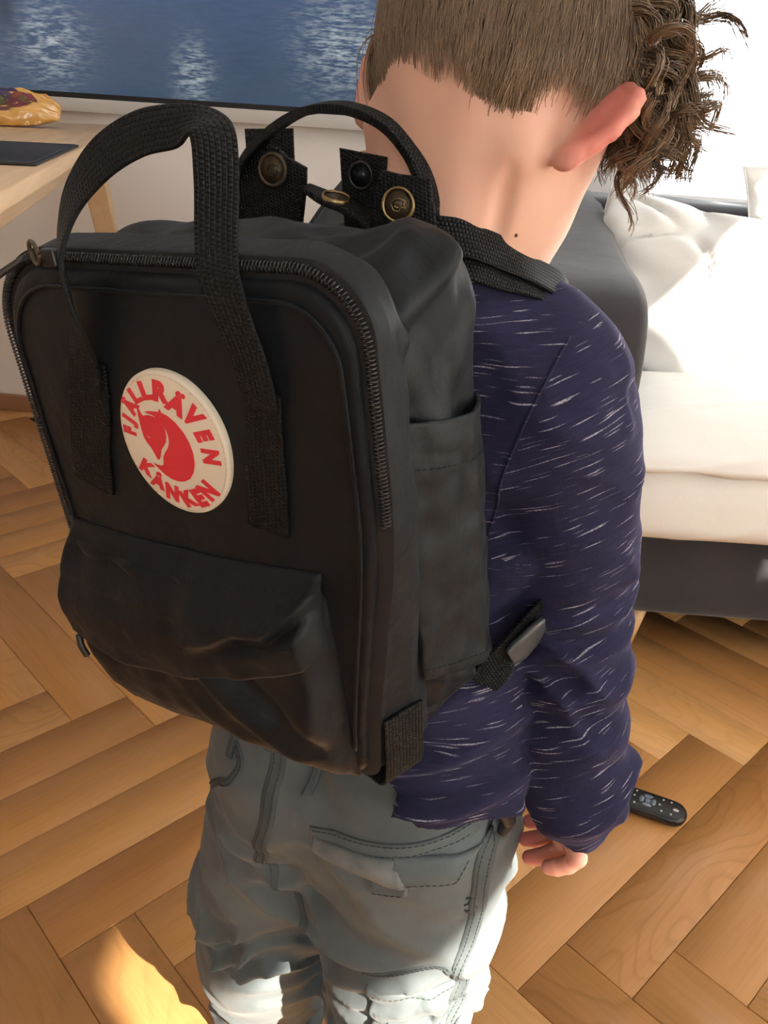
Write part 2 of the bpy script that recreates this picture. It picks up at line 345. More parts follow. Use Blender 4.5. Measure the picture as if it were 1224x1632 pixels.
# floor: dark bed with herringbone oak planks, each its own piece
M_BED = plain('dark joint', (.035, .016, .008), .9)
floor = rbox('floor', (XL, YF, -.06), (XR, 0, -.010), M_BED)
floor_in = Matrix.LocRotScale(Vector(W0), Matrix.Rotation(RZ, 3, 'Z').to_quaternion(), None).inverted()
def oak():
    m = NT('oiled oak'); r = m.n('ObjectInfo').outputs['Random']
    off = m.n('CombineXYZ', {0: m.math('MULTIPLY', r, 37.0), 1: m.math('MULTIPLY', r, 91.0), 2: m.math('MULTIPLY', r, 13.0)}).outputs[0]
    fine = m.noise(m.coord(scale=(5, 110, 40), add=off), 2.2, 5, .6)
    med = m.noise(m.coord(scale=(1.6, 16, 10), add=off), 2.0, 3, .5)
    # growth rings: slow distortion of the cross-grain coordinate gives cathedral figure on some planks
    dist = m.noise(m.coord(scale=(1.5, 4.0, 1), add=off), 1.7, 2, .4)
    rings = m.math('FRACT', m.math('MULTIPLY', dist, 17.0)); rings = m.ramp(rings, [(0, (0, 0, 0)), (.62, (.1, .1, .1)), (.9, (1, 1, 1)), (1, (0, 0, 0))])
    ringamt = m.math('MULTIPLY', m.ramp(m.math('FRACT', m.math('MULTIPLY', r, 7.3)), [(.45, (0, 0, 0)), (.8, (1, 1, 1))]), .55)
    tone = m.ramp(m.math('FRACT', m.math('MULTIPLY', r, 3.77)), [(0, (.43, .200, .068)), (.3, (.50, .245, .086)), (.65, (.55, .280, .100)), (1, (.61, .325, .122))])
    dark = m.n('HueSaturation', {'Color': tone, 'Value': .74, 'Saturation': 1.04}).outputs[0]
    g = m.math('ADD', m.math('MULTIPLY', m.ramp(fine, [(.42, (0, 0, 0)), (.75, (1, 1, 1))]), .42), m.math('MULTIPLY', m.ramp(med, [(.4, (0, 0, 0)), (.75, (1, 1, 1))]), .35))
    g = m.math('ADD', g, m.math('MULTIPLY', rings, ringamt)); g = m.math('MINIMUM', g, 1.0)
    m.p(Base_Color=m.mix(g, tone, dark), Roughness=m.math('ADD', .30, m.math('MULTIPLY', fine, .14)), Specular_IOR_Level=.45, Normal=m.bump(fine, .10, .0006)); return m.m
M_OAK = oak()
PW, PA, PO = .09837, math.radians(44.49), (.1964, .6521); PN = 6
pm = bevbox('plank', (-PN*PW/2+.0003, -PW/2+.0003, -.012), (PN*PW/2-.0003, PW/2-.0003, 0), .0011, 1); pm.materials.append(M_OAK)
A = np.array([math.cos(PA), math.sin(PA)]); Bv = np.array([A[1], -A[0]]); rest = []; cells = []
for r_ in range(-70, 71):
    for k in range(-8, 9):
        u0 = r_+1+k*2*PN; cells.append((np.array(PO)+A*(u0+PN/2)*PW+Bv*(r_+.5)*PW, PA))
    i = r_
    for k in range(-8, 9):
        v0 = i+k*2*PN; cells.append((np.array(PO)+A*(i+.5)*PW+Bv*(v0+PN/2)*PW, PA-math.pi/2))
nplank = 0
for c, an in cells:
    q = floor_in @ Vector((c[0], c[1], 0))
    if not (XL-.15 < q.x < XR+.15 and YF-.15 < q.y < .15): continue
    loc = Vector((c[0], c[1], random.uniform(-.00035, 0)))
    seen = c[1] > .28 and abs(c[0]) < .62*c[1]+.75 and c[1] < 2.75
    if seen:
        o = bpy.data.objects.new('plank', pm); COL.objects.link(o); o.parent = floor; o.location = floor_in @ loc; o.rotation_euler = (0, 0, an-RZ); nplank += 1
    else: rest.append((floor_in @ loc, an-RZ))
mb = MB()
for l, an in rest:
    ca, sa = math.cos(an), math.sin(an); hx, hy = PN*PW/2-.0004, PW/2-.0004
    P = [(l.x+ca*x-sa*y, l.y+sa*x+ca*y) for x, y in ((-hx, -hy), (hx, -hy), (hx, hy), (-hx, hy))]
    mb.add([(x, y, z) for z in (-.012, l.z) for x, y in P], [(4, 5, 6, 7), (0, 1, 5, 4), (1, 2, 6, 5), (2, 3, 7, 6), (3, 0, 4, 7)])
obj('plank_field', mb.me('plank_field', False), M_OAK, floor, kind='stuff')
# ------------------------------------------------------------------ the backpack; its own axes: s right, d towards the child, u up
BS = np.array([.878, -.468, .103]); BS /= np.linalg.norm(BS)
BU = np.array([-.095, -.071, .993]); BU -= BS*(BU@BS); BU /= np.linalg.norm(BU)
BD = -np.cross(BS, BU); BF = np.array([-.097, .397, .75])
BASE = BF+BD*.065-BU*.15
bag = thing('backpack', 'black fabric backpack with a round cream and red badge, worn on the boy\'s back', 'backpack')
bag.matrix_world = Matrix(((BS[0], BD[0], BU[0], BASE[0]), (BS[1], BD[1], BU[1], BASE[1]), (BS[2], BD[2], BU[2], BASE[2]), (0, 0, 0, 1)))
BO = (0, -.065, .15)
def bobj(name, me, mat, parent=None, kind=None, label=None):
    return obj(name, me, mat, parent or bag, BO if parent is None else None, kind, label)
def rrect(L, R, T, B, rt, rb, tl=None):
    tl = rt if tl is None else tl; P = []
    def seg(a, b, n): P.extend(np.linspace(a, b, n, endpoint=False))
    def arc(cx, cy, r, a0, a1, n):
        for t in np.linspace(a0, a1, n, endpoint=False): P.append(np.array([cx+r*math.cos(t), cy+r*math.sin(t)]))
    h = math.pi/2
    seg(np.array([L+rb, B]), np.array([R-rb, B]), 60); arc(R-rb, B+rb, rb, -h, 0, 14)
    seg(np.array([R, B+rb]), np.array([R, T-rt]), 100); arc(R-rt, T-rt, rt, 0, h, 26)
    seg(np.array([R-rt, T]), np.array([L+tl, T]), 70); arc(L+tl, T-tl, tl, h, 2*h, 26)
    seg(np.array([L, T-tl]), np.array([L, B+rb]), 90); arc(L+rb, B+rb, rb, 2*h, 3*h, 14)
    return np.array(P)
def WP(s_, u_, d_=0.0):                                        # the right edge of the front draws in towards the bottom
    return s_-.0245*sstep(.04, -.15, u_)*np.clip(s_/.117, 0, 1.1)*(1-.45*sstep(.008, .034, d_)-.27*sstep(.038, .064, d_))
def nz(x, y, z, s=1.0): return mn.noise(Vector((x*s, y*s, z*s)))
ZL, ZR, ZT, ZB, ZRT, ZRB, ZTL = -.1135, .1165, .1435, -.150, .036, .014, .045
# columns of the shell from the zip to the back: d, L, R, T, B, corner radii
COLS = [(.0055, ZL, ZR, ZT, ZB, ZRT, ZRB, ZTL), (.009, ZL-.001, ZR+.0008, ZT+.002, ZB-.001, .037, .014, .046), (.018, ZL-.002, ZR+.0005, ZT+.0035, ZB-.002, .038, .013, .047),
        (.0275, ZL-.002, .1145, ZT+.0048, ZB-.003, .040, .012, .047), (.0305, ZL-.001, .1135, ZT+.0036, ZB-.003, .041, .012, .047), (.0325, ZL+.002, .106, ZT-.008, ZB-.0015, .042, .012, .047),
        (.035, ZL+.004, .1015, .1285, ZB, .040, .012, .045), (.045, ZL+.003, .1035, .132, ZB, .033, .012, .042), (.06, ZL, .1100, .1365, ZB, .026, .012, .040), (.076, ZL-.002, .1130, .140, ZB, .018, .013, .036),
        (.092, ZL-.003, .1125, .1405, ZB+.002, .015, .014, .034), (.106, ZL, .1095, .138, ZB+.005, .018, .016, .034), (.119, ZL+.006, .1055, .133, ZB+.010, .022, .018, .036), (.129, ZL+.012, .100, .124, ZB+.017, .028, .020, .038),
        (.136, ZL+.022, .090, .108, ZB+.03, .034, .024, .04), (.139, ZL+.05, .060, .07, ZB+.06, .03, .02, .03)]
raw = np.array([np.hstack([rrect(*c[1:]), np.full((400, 1), c[0])]) for c in COLS])
for i in range(74, 186):                                      # the gusset lip stands further back down the right side
    kk = sstep(.13, .06, raw[0, i, 1])*(.006+.010*sstep(.08, -.12, raw[0, i, 1])); raw[:, i, 2] += kk*np.exp(-((raw[:, i, 2]-.030)/.020)**2)*sstep(.004, .02, raw[:, i, 2])
raw[:, :, 2] = np.maximum.accumulate(raw[:, :, 2], 0)
raw[:, :, 0] = WP(raw[:, :, 0], raw[:, :, 1], raw[:, :, 2])
nc = 64; lens = np.r_[0, np.cumsum([max(.004, np.linalg.norm(raw[i+1, 120]-raw[i, 120])) for i in range(len(COLS)-1)])]
tt = np.linspace(0, lens[-1], nc); tt = np.sort(np.r_[tt, lens[1:7]])
sh = np.array([[np.interp(tt, lens, raw[:, i, k]) for k in range(3)] for i in range(400)]).transpose(0, 2, 1)     # 400, nc', 3  (s,u,d)
SH0 = sh.copy(); NCC = sh.shape[1]
nrm2 = np.zeros((400, NCC, 2)); tg = np.roll(sh[:, :, :2], -1, 0)-np.roll(sh[:, :, :2], 1, 0); nrm2[..., 0] = tg[..., 1]; nrm2[..., 1] = -tg[..., 0]; nrm2 = norm(nrm2)
def segd(p, q, S, U):                                         # distance to a segment on the (coordinate) plane
    p = np.array(p); q = np.array(q); b = q-p; t = np.clip(((S-p[0])*b[0]+(U-p[1])*b[1])/(b@b), 0, 1); return np.hypot(S-p[0]-t*b[0], U-p[1]-t*b[1]), t
off = np.zeros((400, NCC))
for i in range(400):
    for j in range(NCC):
        s_, u_, d_ = sh[i, j]; wgt = min(max((d_-.034)/.02, 0), 1)
        off[i, j] = wgt*(.0034*nz(s_*18+3, u_*14, d_*26)+.0016*nz(s_*40, u_*34, d_*60+9))+(1-wgt)*.0010*nz(s_*16, u_*26, d_*20+5)
D_, U_ = sh[..., 2], sh[..., 1]; right = sstep(.06, .09, sh[..., 0]); top = sstep(.09, .125, sh[..., 1])
for p, q, a, wd, m_ in [((.115, .105), (.05, .02), .0035, .010, 0), ((.06, .10), (.10, .035), -.0045, .012, 0), ((.088, .128), (.036, .105), .006, .007, 0), ((.12, .04), (.11, .10), .003, .008, 0),
                        ((.05, -.095), (.115, -.12), -.004, .008, 0), ((.06, -.115), (.12, -.15), .0045, .008, 0), ((.09, -.10), (.10, -.15), .003, .006, 0), ((.045, .06), (.05, -.08), -.003, .01, 0)]:
    dd, t = segd(p, q, D_, U_); off += right*a*np.exp(-(dd/wd)**2)
S_ = sh[..., 0]
for p, q, a, wd in [((.086, .10), (.104, .036), .0045, .009), ((.03, .05), (.07, .12), -.003, .012), ((-.02, .05), (.0, .12), .0025, .012), ((.055, .042), (.085, .075), -.004, .010), ((-.07, .05), (-.05, .12), -.0025, .014)]:
    dd, t = segd(p, q, S_, D_); off += top*a*np.exp(-(dd/wd)**2)
sh[..., :2] += nrm2*off[..., None]
V = sh.reshape(-1, 3)[:, [0, 2, 1]]; F = [tuple(f[::-1]) for f in grid_faces(400, NCC, cu=True)]
cI = len(V); V = np.vstack([V, [[-.005, .140, -.01]]]); F += [((i+1) % 400*NCC+NCC-1, i*NCC+NCC-1, cI) for i in range(400)]
F = [f[::-1] for f in F]
shell = bobj('main_compartment', mesh('main_compartment', V, F), M_BAG)
# stitching along the lip of the gusset
def stitches(path, name, mat, parent, ln=.0032, gap=.0013, r=.00042, kind='stuff'):
    path = np.asarray(path, float); L = np.r_[0, np.cumsum(np.linalg.norm(np.diff(path, axis=0), axis=1))]; mb = MB(); t = 0
    f = lambda x: np.array([np.interp(x, L, path[:, k]) for k in range(3)])
    while t+ln < L[-1]: mb.tube([f(t), (f(t)+f(t+ln))/2, f(t+ln)], [r*.6, r, r*.6], 4); t += ln+gap
    return obj(name, mb.me(name), mat, parent, kind=kind)
# front panel: rings from the rim to the centre, gently domed, with a sunk seam near the rim
OUT = rrect(ZL+.0070, ZR-.0070, ZT-.0065, ZB+.003, .031, .012, .040); CEN = np.array([0, -.005])
ks = np.r_[1.0, 1.0, .985, .97, .955, np.linspace(.93, .06, 26)]
front = []
for q, k in enumerate(ks):
    P = CEN+(OUT-CEN)*k; P[:, 0] = WP(P[:, 0], P[:, 1]); dome = -.0075*(1-k**3)
    d = np.full(400, dome)+(.0055 if q == 0 else .002 if q == 1 else 0)
    for i in range(400):
        s_, u_ = P[i]; wv = (1-k**6)
        d[i] += wv*(.0022*nz(s_*14+1, u_*11, 2.2)+.0010*nz(s_*36, u_*30, 7))
    front.append(np.stack([P[:, 0], d, P[:, 1]], 1))
FR = np.array(front); nk = len(ks); V = np.vstack([FR.reshape(-1, 3), [[CEN[0], -.0075+.0022*nz(1, CEN[1]*11, 2.2)+.0010*nz(0, CEN[1]*30, 7), CEN[1]]]])
F = [tuple(f) for f in grid_faces(nk, 400, cv=True)]+[((nk-1)*400+(i+1) % 400, (nk-1)*400+i, nk*400) for i in range(400)]
F = [f[::-1] for f in F]
fpan = bobj('front_panel', mesh('front_panel', V, F), M_BAG)
def fix(o):
    bm = bmesh.new(); bm.from_mesh(o.data); bmesh.ops.recalc_face_normals(bm, faces=bm.faces); bm.to_mesh(o.data); bm.free()
def fd(s_, u_):                                               # depth of the front panel's surface at (s,u)
    t_ = .0245*float(sstep(.04, -.15, u_))/.117; p = np.array([s_/(1-t_) if s_ > 0 else s_, u_])-CEN; a = np.arctan2(*(OUT-CEN)[:, ::-1].T); i = np.argmin(np.abs(np.angle(np.exp(1j*(a-math.atan2(p[1], p[0])))))); k = min(np.linalg.norm(p)/np.linalg.norm(OUT[i]-CEN), 1)
    return -.0075*(1-k**3)+(1-k**6)*(.0022*nz(s_*14+1, u_*11, 2.2)+.0010*nz(s_*36, u_*30, 7))
seam = [(WP(p[0], p[1]), fd(WP(p[0], p[1]), p[1])-.0012, p[1]) for p in (CEN+(OUT-CEN)*.945)]; seam = np.array(seam)[75:390]
mb = MB().tube(seam[::2], .0011, 6); bobj('seam_piping', mb.me('seam_piping'), M_BAG)
# zip: tape and interlocking coil
ZO = rrect(ZL+.0015, ZR-.0015, ZT-.0012, ZB+.002, .0345, .013, .0435); ZO[:, 0] = WP(ZO[:, 0], ZO[:, 1]); TI = CEN+(OUT-CEN)*.985; TI[:, 0] = WP(TI[:, 0], TI[:, 1])
tp = [np.stack([TI[:, 0], np.full(400, .0035), TI[:, 1]], 1)]
for dx, d in ((0, .0042), (.003, .0052)): Q = CEN+(ZO-CEN)*(1+dx/.12); tp.append(np.stack([Q[:, 0], np.full(400, d), Q[:, 1]], 1))
bobj('zipper_tape', mesh('zipper_tape', np.array(tp).reshape(-1, 3), grid_faces(3, 400, cv=True)[:, ::-1]), M_TAPE)
zi = np.r_[74:400, 0:1]; zp = ZO[140:386]; zl = np.r_[0, np.cumsum(np.linalg.norm(np.diff(zp, axis=0), axis=1))]; mb = MB(); t = 0; q = 0
while t < zl[-1]:
    c = np.array([np.interp(t, zl, zp[:, k]) for k in (0, 1)]); c2 = np.array([np.interp(min(t+.001, zl[-1]), zl, zp[:, k]) for k in (0, 1)]); tg = norm(c2-c) if np.linalg.norm(c2-c) > 1e-9 else tg
    n_ = np.array([tg[1], -tg[0]]); sgn = 1 if q % 2 else -1; a = c+n_*sgn*.0021; b = c-n_*sgn*.0006
    P = [np.array([a[0], .0040, a[1]]), np.array([a[0], .0022, a[1]]), np.array([(a+b)[0]/2, .0012, (a+b)[1]/2]), np.array([b[0], .0014, b[1]])]
    mb.tube(P, [.0004, .0005, .0005, .0004], 5); t += .00095; q += 1
bobj('zipper_teeth', mb.me('zipper_teeth'), M_COIL, kind='stuff')
# slider with its ring and leather pull, top left
sx, sz = -.0600, .1425
mb = MB().box((sx-.0045, -.0025, sz-.0045), (sx+.0045, .0022, sz+.0045)); me = mb.me('zipper_slider', False)
sld = bobj('zipper_slider', me, M_PLASTIC); bv = sld.modifiers.new('bevel', 'BEVEL'); bv.width = .0012; bv.segments = 2
rg = [(sx-.003+.0065*math.cos(t)-.003, -.004-.003*math.cos(t), sz+.003+.0055*math.sin(t)) for t in np.linspace(0, 2*math.pi, 24)]
obj('pull_ring', MB().tube(rg, .0011, 8).me('pull_ring'), M_BRASSD, sld)
obj('pull_cord', MB().tube(crom([(sx-.010, -.008, sz+.001), (sx-.016, -.015, sz-.003), (sx-.028, -.030, sz-.012), (sx-.05, -.055, sz-.027), (sx-.062, -.07, sz-.038)], 24), .0017, 8).me('pull_cord'), M_CORD, sld)

# badge: cream disc, stitched edge, fox emblem and lettering in red
BC = np.array([.0030, .0553]); BA, BB = .0345, .0388
def bq(x, y, lift=0.0): s_ = BC[0]+x*BA; u_ = BC[1]+y*BB; return (s_, fd(BC[0], BC[1])-.0022-.0016+.0016*(x*x+y*y)-lift, u_)
N = 72; rings = [(.0, .0), (.5, .0), (.8, .0), (.95, .0), (.985, -.0002), (1.0, -.0008), (1.0, -.004)]
V = [bq(0, 0)]; F = []
for k, (r, l) in enumerate(rings[1:]): V += [bq(r*math.cos(t), r*math.sin(t), l) for t in np.arange(N)*2*math.pi/N]
F += [(0, 1+(i+1) % N, 1+i) for i in range(N)]
for k in range(len(rings)-2): F += [(1+k*N+i, 1+k*N+(i+1) % N, 1+(k+1)*N+(i+1) % N, 1+(k+1)*N+i) for i in range(N)]
badge = bobj('badge', mesh('badge', V, F), M_CREAM, label='round cream badge with a red fox emblem and red lettering')
stitches([bq(.945*math.cos(t), .945*math.sin(t), .0001) for t in np.linspace(0, 2*math.pi, 300)], 'badge_stitching', M_CTHREAD, badge, .0022, .0010, .0003)
# emblem drawn in badge units (x right, y up); outline points traced as smooth polygons
def bez(P, n=8): return crom(np.array([(x, y, 0) for x, y in P]), n*len(P))[:, :2]
def fill(name, polys, parent, mat, lift=.00035):
    cu = bpy.data.curves.new(name, 'CURVE'); cu.dimensions = '2D'; cu.fill_mode = 'BOTH'
    for P in polys:
        sp = cu.splines.new('POLY'); sp.points.add(len(P)-1); sp.use_cyclic_u = True
        for pt, (x, y) in zip(sp.points, P): pt.co = (x, y, 0, 1)
    return cu
def curve_mesh(cu, name):
    o = bpy.data.objects.new('tmp', cu); COL.objects.link(o); dg = bpy.context.evaluated_depsgraph_get(); me = bpy.data.meshes.new_from_object(o.evaluated_get(dg)); bpy.data.objects.remove(o); return me
def lay(me, name, fn, mat, parent, lift=.00035, kind=None):   # drape a flat mesh on the badge as a thin print with an edge
    V = np.array([v.co[:2] for v in me.vertices]); F = [tuple(p.vertices) for p in me.polygons]; n = len(V)
    top = [fn(x, y, lift) for x, y in V]; bm_e = {}
    for f in F:
        for a, b in zip(f, f[1:]+f[:1]): bm_e[(a, b)] = bm_e.get((a, b), 0)+1
    bd = [(a, b) for (a, b) in bm_e if (b, a) not in bm_e]
    bot = [fn(x, y, -.0004) for x, y in V]
    ar = 0
    for f in F[:40]:
        for a, b in zip(f, f[1:]+f[:1]): ar += V[a][0]*V[b][1]-V[b][0]*V[a][1]
    if ar < 0: F = [f[::-1] for f in F]; bd = [(b, a) for a, b in bd]
    FF = [f for f in F]+[(b, a, a+n, b+n) for a, b in bd]
    return obj(name, mesh(name, top+bot, FF, smooth=False), mat, parent, kind=kind)
# pixel-like emblem coordinates measured on the badge: 1224x1530 close-up, centre (588,762), radii 500 x 677
def E(P): return [((x-588)/500.0, -(y-762)/677.0+(x-588)/500.0*.0) for x, y in P]
body = E([(395, 474), (440, 462), (495, 456), (540, 452), (546, 430), (556, 428), (562, 456), (620, 480), (680, 530), (735, 610), (770, 700), (785, 800), (778, 900), (748, 990), (700, 1060), (640, 1098), (580, 1110), (520, 1100), (460, 1068), (410, 1020), (365, 968), (400, 980), (440, 982), (466, 968), (478, 930), (490, 880), (520, 830), (556, 785), (580, 730), (586, 670), (578, 620), (562, 575), (556, 575), (563, 620), (562, 680), (548, 730), (516, 775), (480, 820), (462, 870), (448, 905), (436, 922), (418, 916), (405, 870), (385, 815), (352, 770), (332, 720), (326, 640), (324, 520), (328, 440), (336, 446), (352, 485), (368, 516), (392, 508), (430, 500), (470, 505), (494, 514), (500, 506), (470, 490), (430, 482)])
eye = E([(362, 706), (378, 700), (404, 718), (388, 722), (384, 732), (376, 716)])
lay(curve_mesh(fill('fox', [body, eye], badge, M_RED), 'fox'), 'fox_emblem', bq, M_RED, badge)
def glyph(ch, size, fat):
    cu = bpy.data.curves.new('t', 'FONT'); cu.body = ch; cu.size = size; cu.align_x = 'CENTER'; cu.offset = fat; cu.resolution_u = 4; return curve_mesh(cu, ch)
letters = []
def letter(ch, x, y, ang, hgt, wsc=1.0, fat=.066):
    me = glyph(ch, 1.0, fat)
    co = np.array([v.co[:2] for v in me.vertices]); capb, capt = 0.0-.02, .70
    co[:, 1] = (co[:, 1]-.345)*hgt/.73; co[:, 0] = co[:, 0]*hgt/.73*wsc
    a = math.radians(ang); R = np.array([[math.cos(a), -math.sin(a)], [math.sin(a), math.cos(a)]])
    co = co@R.T*np.array([1, 1])
    # glyphs sit in centimetre-like badge pixels so that they stay upright letters on the oval print
    px = np.array([x, y])+co*np.array([1, -1]); px = np.array(E(px))
    for v, c in zip(me.vertices, px): v.co = (c[0], c[1], 0)
    letters.append(lay(me, 'letter', bq, M_RED, badge))
for a in [('F', 190, 690, 82, 118, .9), ('J', 210, 574, 62, 118, 1.0), ('Ä', 262, 445, 55, 125, .95), ('L', 330, 335, 30, 130, 1.0), ('L', 445, 275, 12, 150, 1.0), ('R', 582, 265, -8, 175, .85),
          ('Ä', 722, 362, -30, 165, .9), ('V', 850, 450, -50, 170, .85), ('E', 915, 612, -72, 140, .95), ('N', 942, 805, -90, 140, .95),
          ('K', 268, 1032, -35, 140, .9), ('Å', 355, 1162, -22, 130, .95), ('N', 478, 1245, -12, 160, .75), ('K', 618, 1280, 22, 150, .85), ('E', 738, 1245, 27, 165, .85), ('N', 840, 1150, 45, 165, .8)]: letter(*a)

# front pocket: bulging lower pocket and the flap over it
def pocket_grid(hf, s0, s1, u0, u1, nu, nv, back=.002):
    top = np.zeros((nu, nv, 3)); bot = np.zeros((nu, nv, 3))
    for i in range(nu):
        for j in range(nv):
            a, b = i/(nu-1), j/(nv-1); uL = u0(a) if callable(u0) else u0; uT = u1(a) if callable(u1) else u1; u_ = uL+(uT-uL)*b
            sL, sR = s0(u_), s1(u_); s_ = sL+(sR-sL)*a; h = hf(s_, u_, a, b); f = fd(max(min(s_, .104), -.10), max(u_, -.144))
            top[i, j] = (s_, f-h, u_); bot[i, j] = (s_, f+back, u_)
    return top, bot
pl = lambda u: np.interp(u, [-.15, -.10, -.06, -.008], [-.094, -.1035, -.1055, -.1035]); pr = lambda u: np.interp(u, [-.15, -.11, -.08, -.045, 0], [.0815, .0815, .0815, .0805, .0775])
def fl(a, v, w): return math.exp(-((a-v)/w)**2)
def hp(s_, u_, a, b):
    e = min(sstep(0, .045, a), 1)*sstep(0, .05, 1-a); v = np.interp(u_, [-.149, -.143, -.125, -.10, -.08, -.02, -.008], [.001, .007, .016, .021, .021, .012, .003])
    f = .0045*nz(s_*20, u_*26, 1.5)+.003*nz(s_*50, u_*40, 4)
    dg = (s_-.04)+.9*(u_+.11); f += .005*math.exp(-(dg/.010)**2)-.004*math.exp(-((dg-.026)/.009)**2)+.003*math.exp(-((dg+.035)/.012)**2)
    return max(e*(v+f*min(1, (u_+.149)/.02)), .0006)
T_, B_ = pocket_grid(hp, pl, pr, -.1485, -.02, 90, 64); V, F = slab(T_, B_)
pocket = bobj('front_pocket', mesh('front_pocket', V, F), M_BAG); fix(pocket)
fb = lambda a: float(np.interp(a, [0, .08, .3, .55, .75, 1], [-.079, -.082, -.0855, -.0795, -.066, -.0475]))
ft = lambda a: float(np.interp(a, [0, .5, 1], [-.0115, -.0085, -.0055]))
def hf_(s_, u_, a, b):
    e = sstep(-.02, .03, a)*sstep(-.01, .018, 1-a); v = np.interp(b, [0, .03, .25, .42, .62, .8, .93, 1], [.0255, .0268, .0275, .0270, .0225, .0145, .0048, .0012])
    f = .0028*nz(s_*22+5, u_*30, 8)+.0015*nz(s_*55, u_*40, 3)
    w_ = sstep(.55, .75, a); ln = np.interp(a, [.5, .7, .78, .88, .96, 1], [.40, .47, .55, .56, .72, .84])     # bunched hem running up to the corner
    f += w_*(.0058*math.exp(-((b-ln)/.085)**2)-.0050*math.exp(-((b-ln+.17)/.09)**2))+.003*math.exp(-((a-.62)/.05)**2)*math.exp(-((b-.35)/.18)**2)
    f += -.0020*math.exp(-((b-.60+.15*a)/.05)**2)*(1-w_)*.6
    return max((e*(v+f*min(1, (1-b)*6))), .0006)
T_, B_ = pocket_grid(hf_, lambda u: pl(u)-.001, lambda u: pr(u)+.0008, fb, ft, 110, 60, back=-.0005)
for i in range(110):                                          # the flap is cloth: 1.5 mm thick below the seam
    for j in range(60): B_[i, j] = T_[i, j]+np.array([0, min(.0022, max(.0008, (fd(T_[i, j][0], T_[i, j][2])-T_[i, j][1])*.5)), 0])
V, F = slab(T_, B_); flap = bobj('pocket_flap', mesh('pocket_flap', V, F), M_BAG); fix(flap)
stitches([T_[i, 20]+np.array([0, -.0004, .001]) for i in range(60, 108)], 'flap_stitching', M_THREAD, flap)
stitches([T_[i, 50]+np.array([0, -.0003, 0]) for i in range(4, 106)], 'seam_stitching', M_THREAD, flap)
mb = MB().tube(crom([(-.1000, -.024, -.083), (-.0985, -.026, -.090), (-.0965, -.0255, -.0975)], 10), .0022, 8); bobj('pocket_zipper_pull', mb.me('pocket_zipper_pull'), M_PLASTIC)
mb = MB()
q = np.array([(T_[109-2, j][0]+.0006, T_[109-2, j][1]+.002, T_[109-2, j][2]) for j in range(0, 58, 3)]); 

# handle straps stitched on the front panel
def patch(name, P, wid):
    rows = [(x, fd(x, u)-.0022, u, *w_) for x, u, w_ in P]; V, F, uv = ribbon(rows, wid, .0021, 30); return bobj(name, mesh(name, V, F, uv), M_WEB)
patch('handle_anchor', [(-.0460, .0945, (1, 0, -.05)), (-.0500, .072, (1, 0, -.05)), (-.0590, .045, (1, 0, -.05)), (-.0655, .020, (1, 0, -.05))], [.027, .028, .028, .029])
patch('handle_anchor', [(.0630, .089, (1, 0, -.2)), (.0590, .062, (1, 0, -.1)), (.0560, .038, (1, 0, -.05)), (.0530, .0155, (1, 0, -.1))], [.0190, .022, .0235, .0245])
HP = [(-.0455, -.0120, .0850, 1, 0, -.05), (-.0417, -.0125, .0940, 1, .05, 0), (-.0388, -.013, .109, .9, -.35, 0), (-.0370, -.0145, .1272, .75, -.62, 0), (-.0375, -.0135, .1433, .72, -.66, -.1), (-.0349, -.009, .1581, .72, -.58, -.30), (-.0276, -.003, .1730, .66, -.42, -.55), (-.0132, .004, .1865, .58, -.25, -.75),
      (.0048, .010, .1945, .40, -.25, -.85), (.0218, .014, .1965, .15, -.45, -.88), (.0363, .015, .1975, -.35, -.85, -.35), (.0435, .013, .1925, -.75, -.75, .1), (.0453, .008, .1752, -.95, -.55, 0), (.0490, -.002, .1571, -1, -.35, .05), (.0535, -.0105, .1411, -1, -.2, .1), (.0587, -.0125, .1247, -1, -.05, .15), (.0625, -.0118, .1074, -1, 0, .2), (.0640, -.0110, .0900, -1, 0, .2), (.0632, -.0098, .0830, -1, 0, .2)]
V, F, uv = ribbon(HP, [.022]+[.019]*17+[.019], .0022, 150); bobj('carry_handle', mesh('carry_handle', V, F, uv), M_WEB)
RH = [(-.0640, .150, .128), (-.0610, .1495, .148), (-.0450, .149, .1680), (-.0234, .148, .1816), (.0011, .146, .1897), (.0257, .146, .1899), (.0472, .148, .1817), (.0602, .150, .1677), (.0675, .152, .1524), (.0703, .152, .1339), (.0695, .148, .1143)]
V, F, uv = ribbon([(x, d, u, .25, 1, .1) for x, d, u in RH], [.016, .013, .010, .009, .009, .009, .009, .009, .012, .014, .014], .0048, 90); bobj('carry_handle', mesh('carry_handle', V, F, uv), M_WEB)

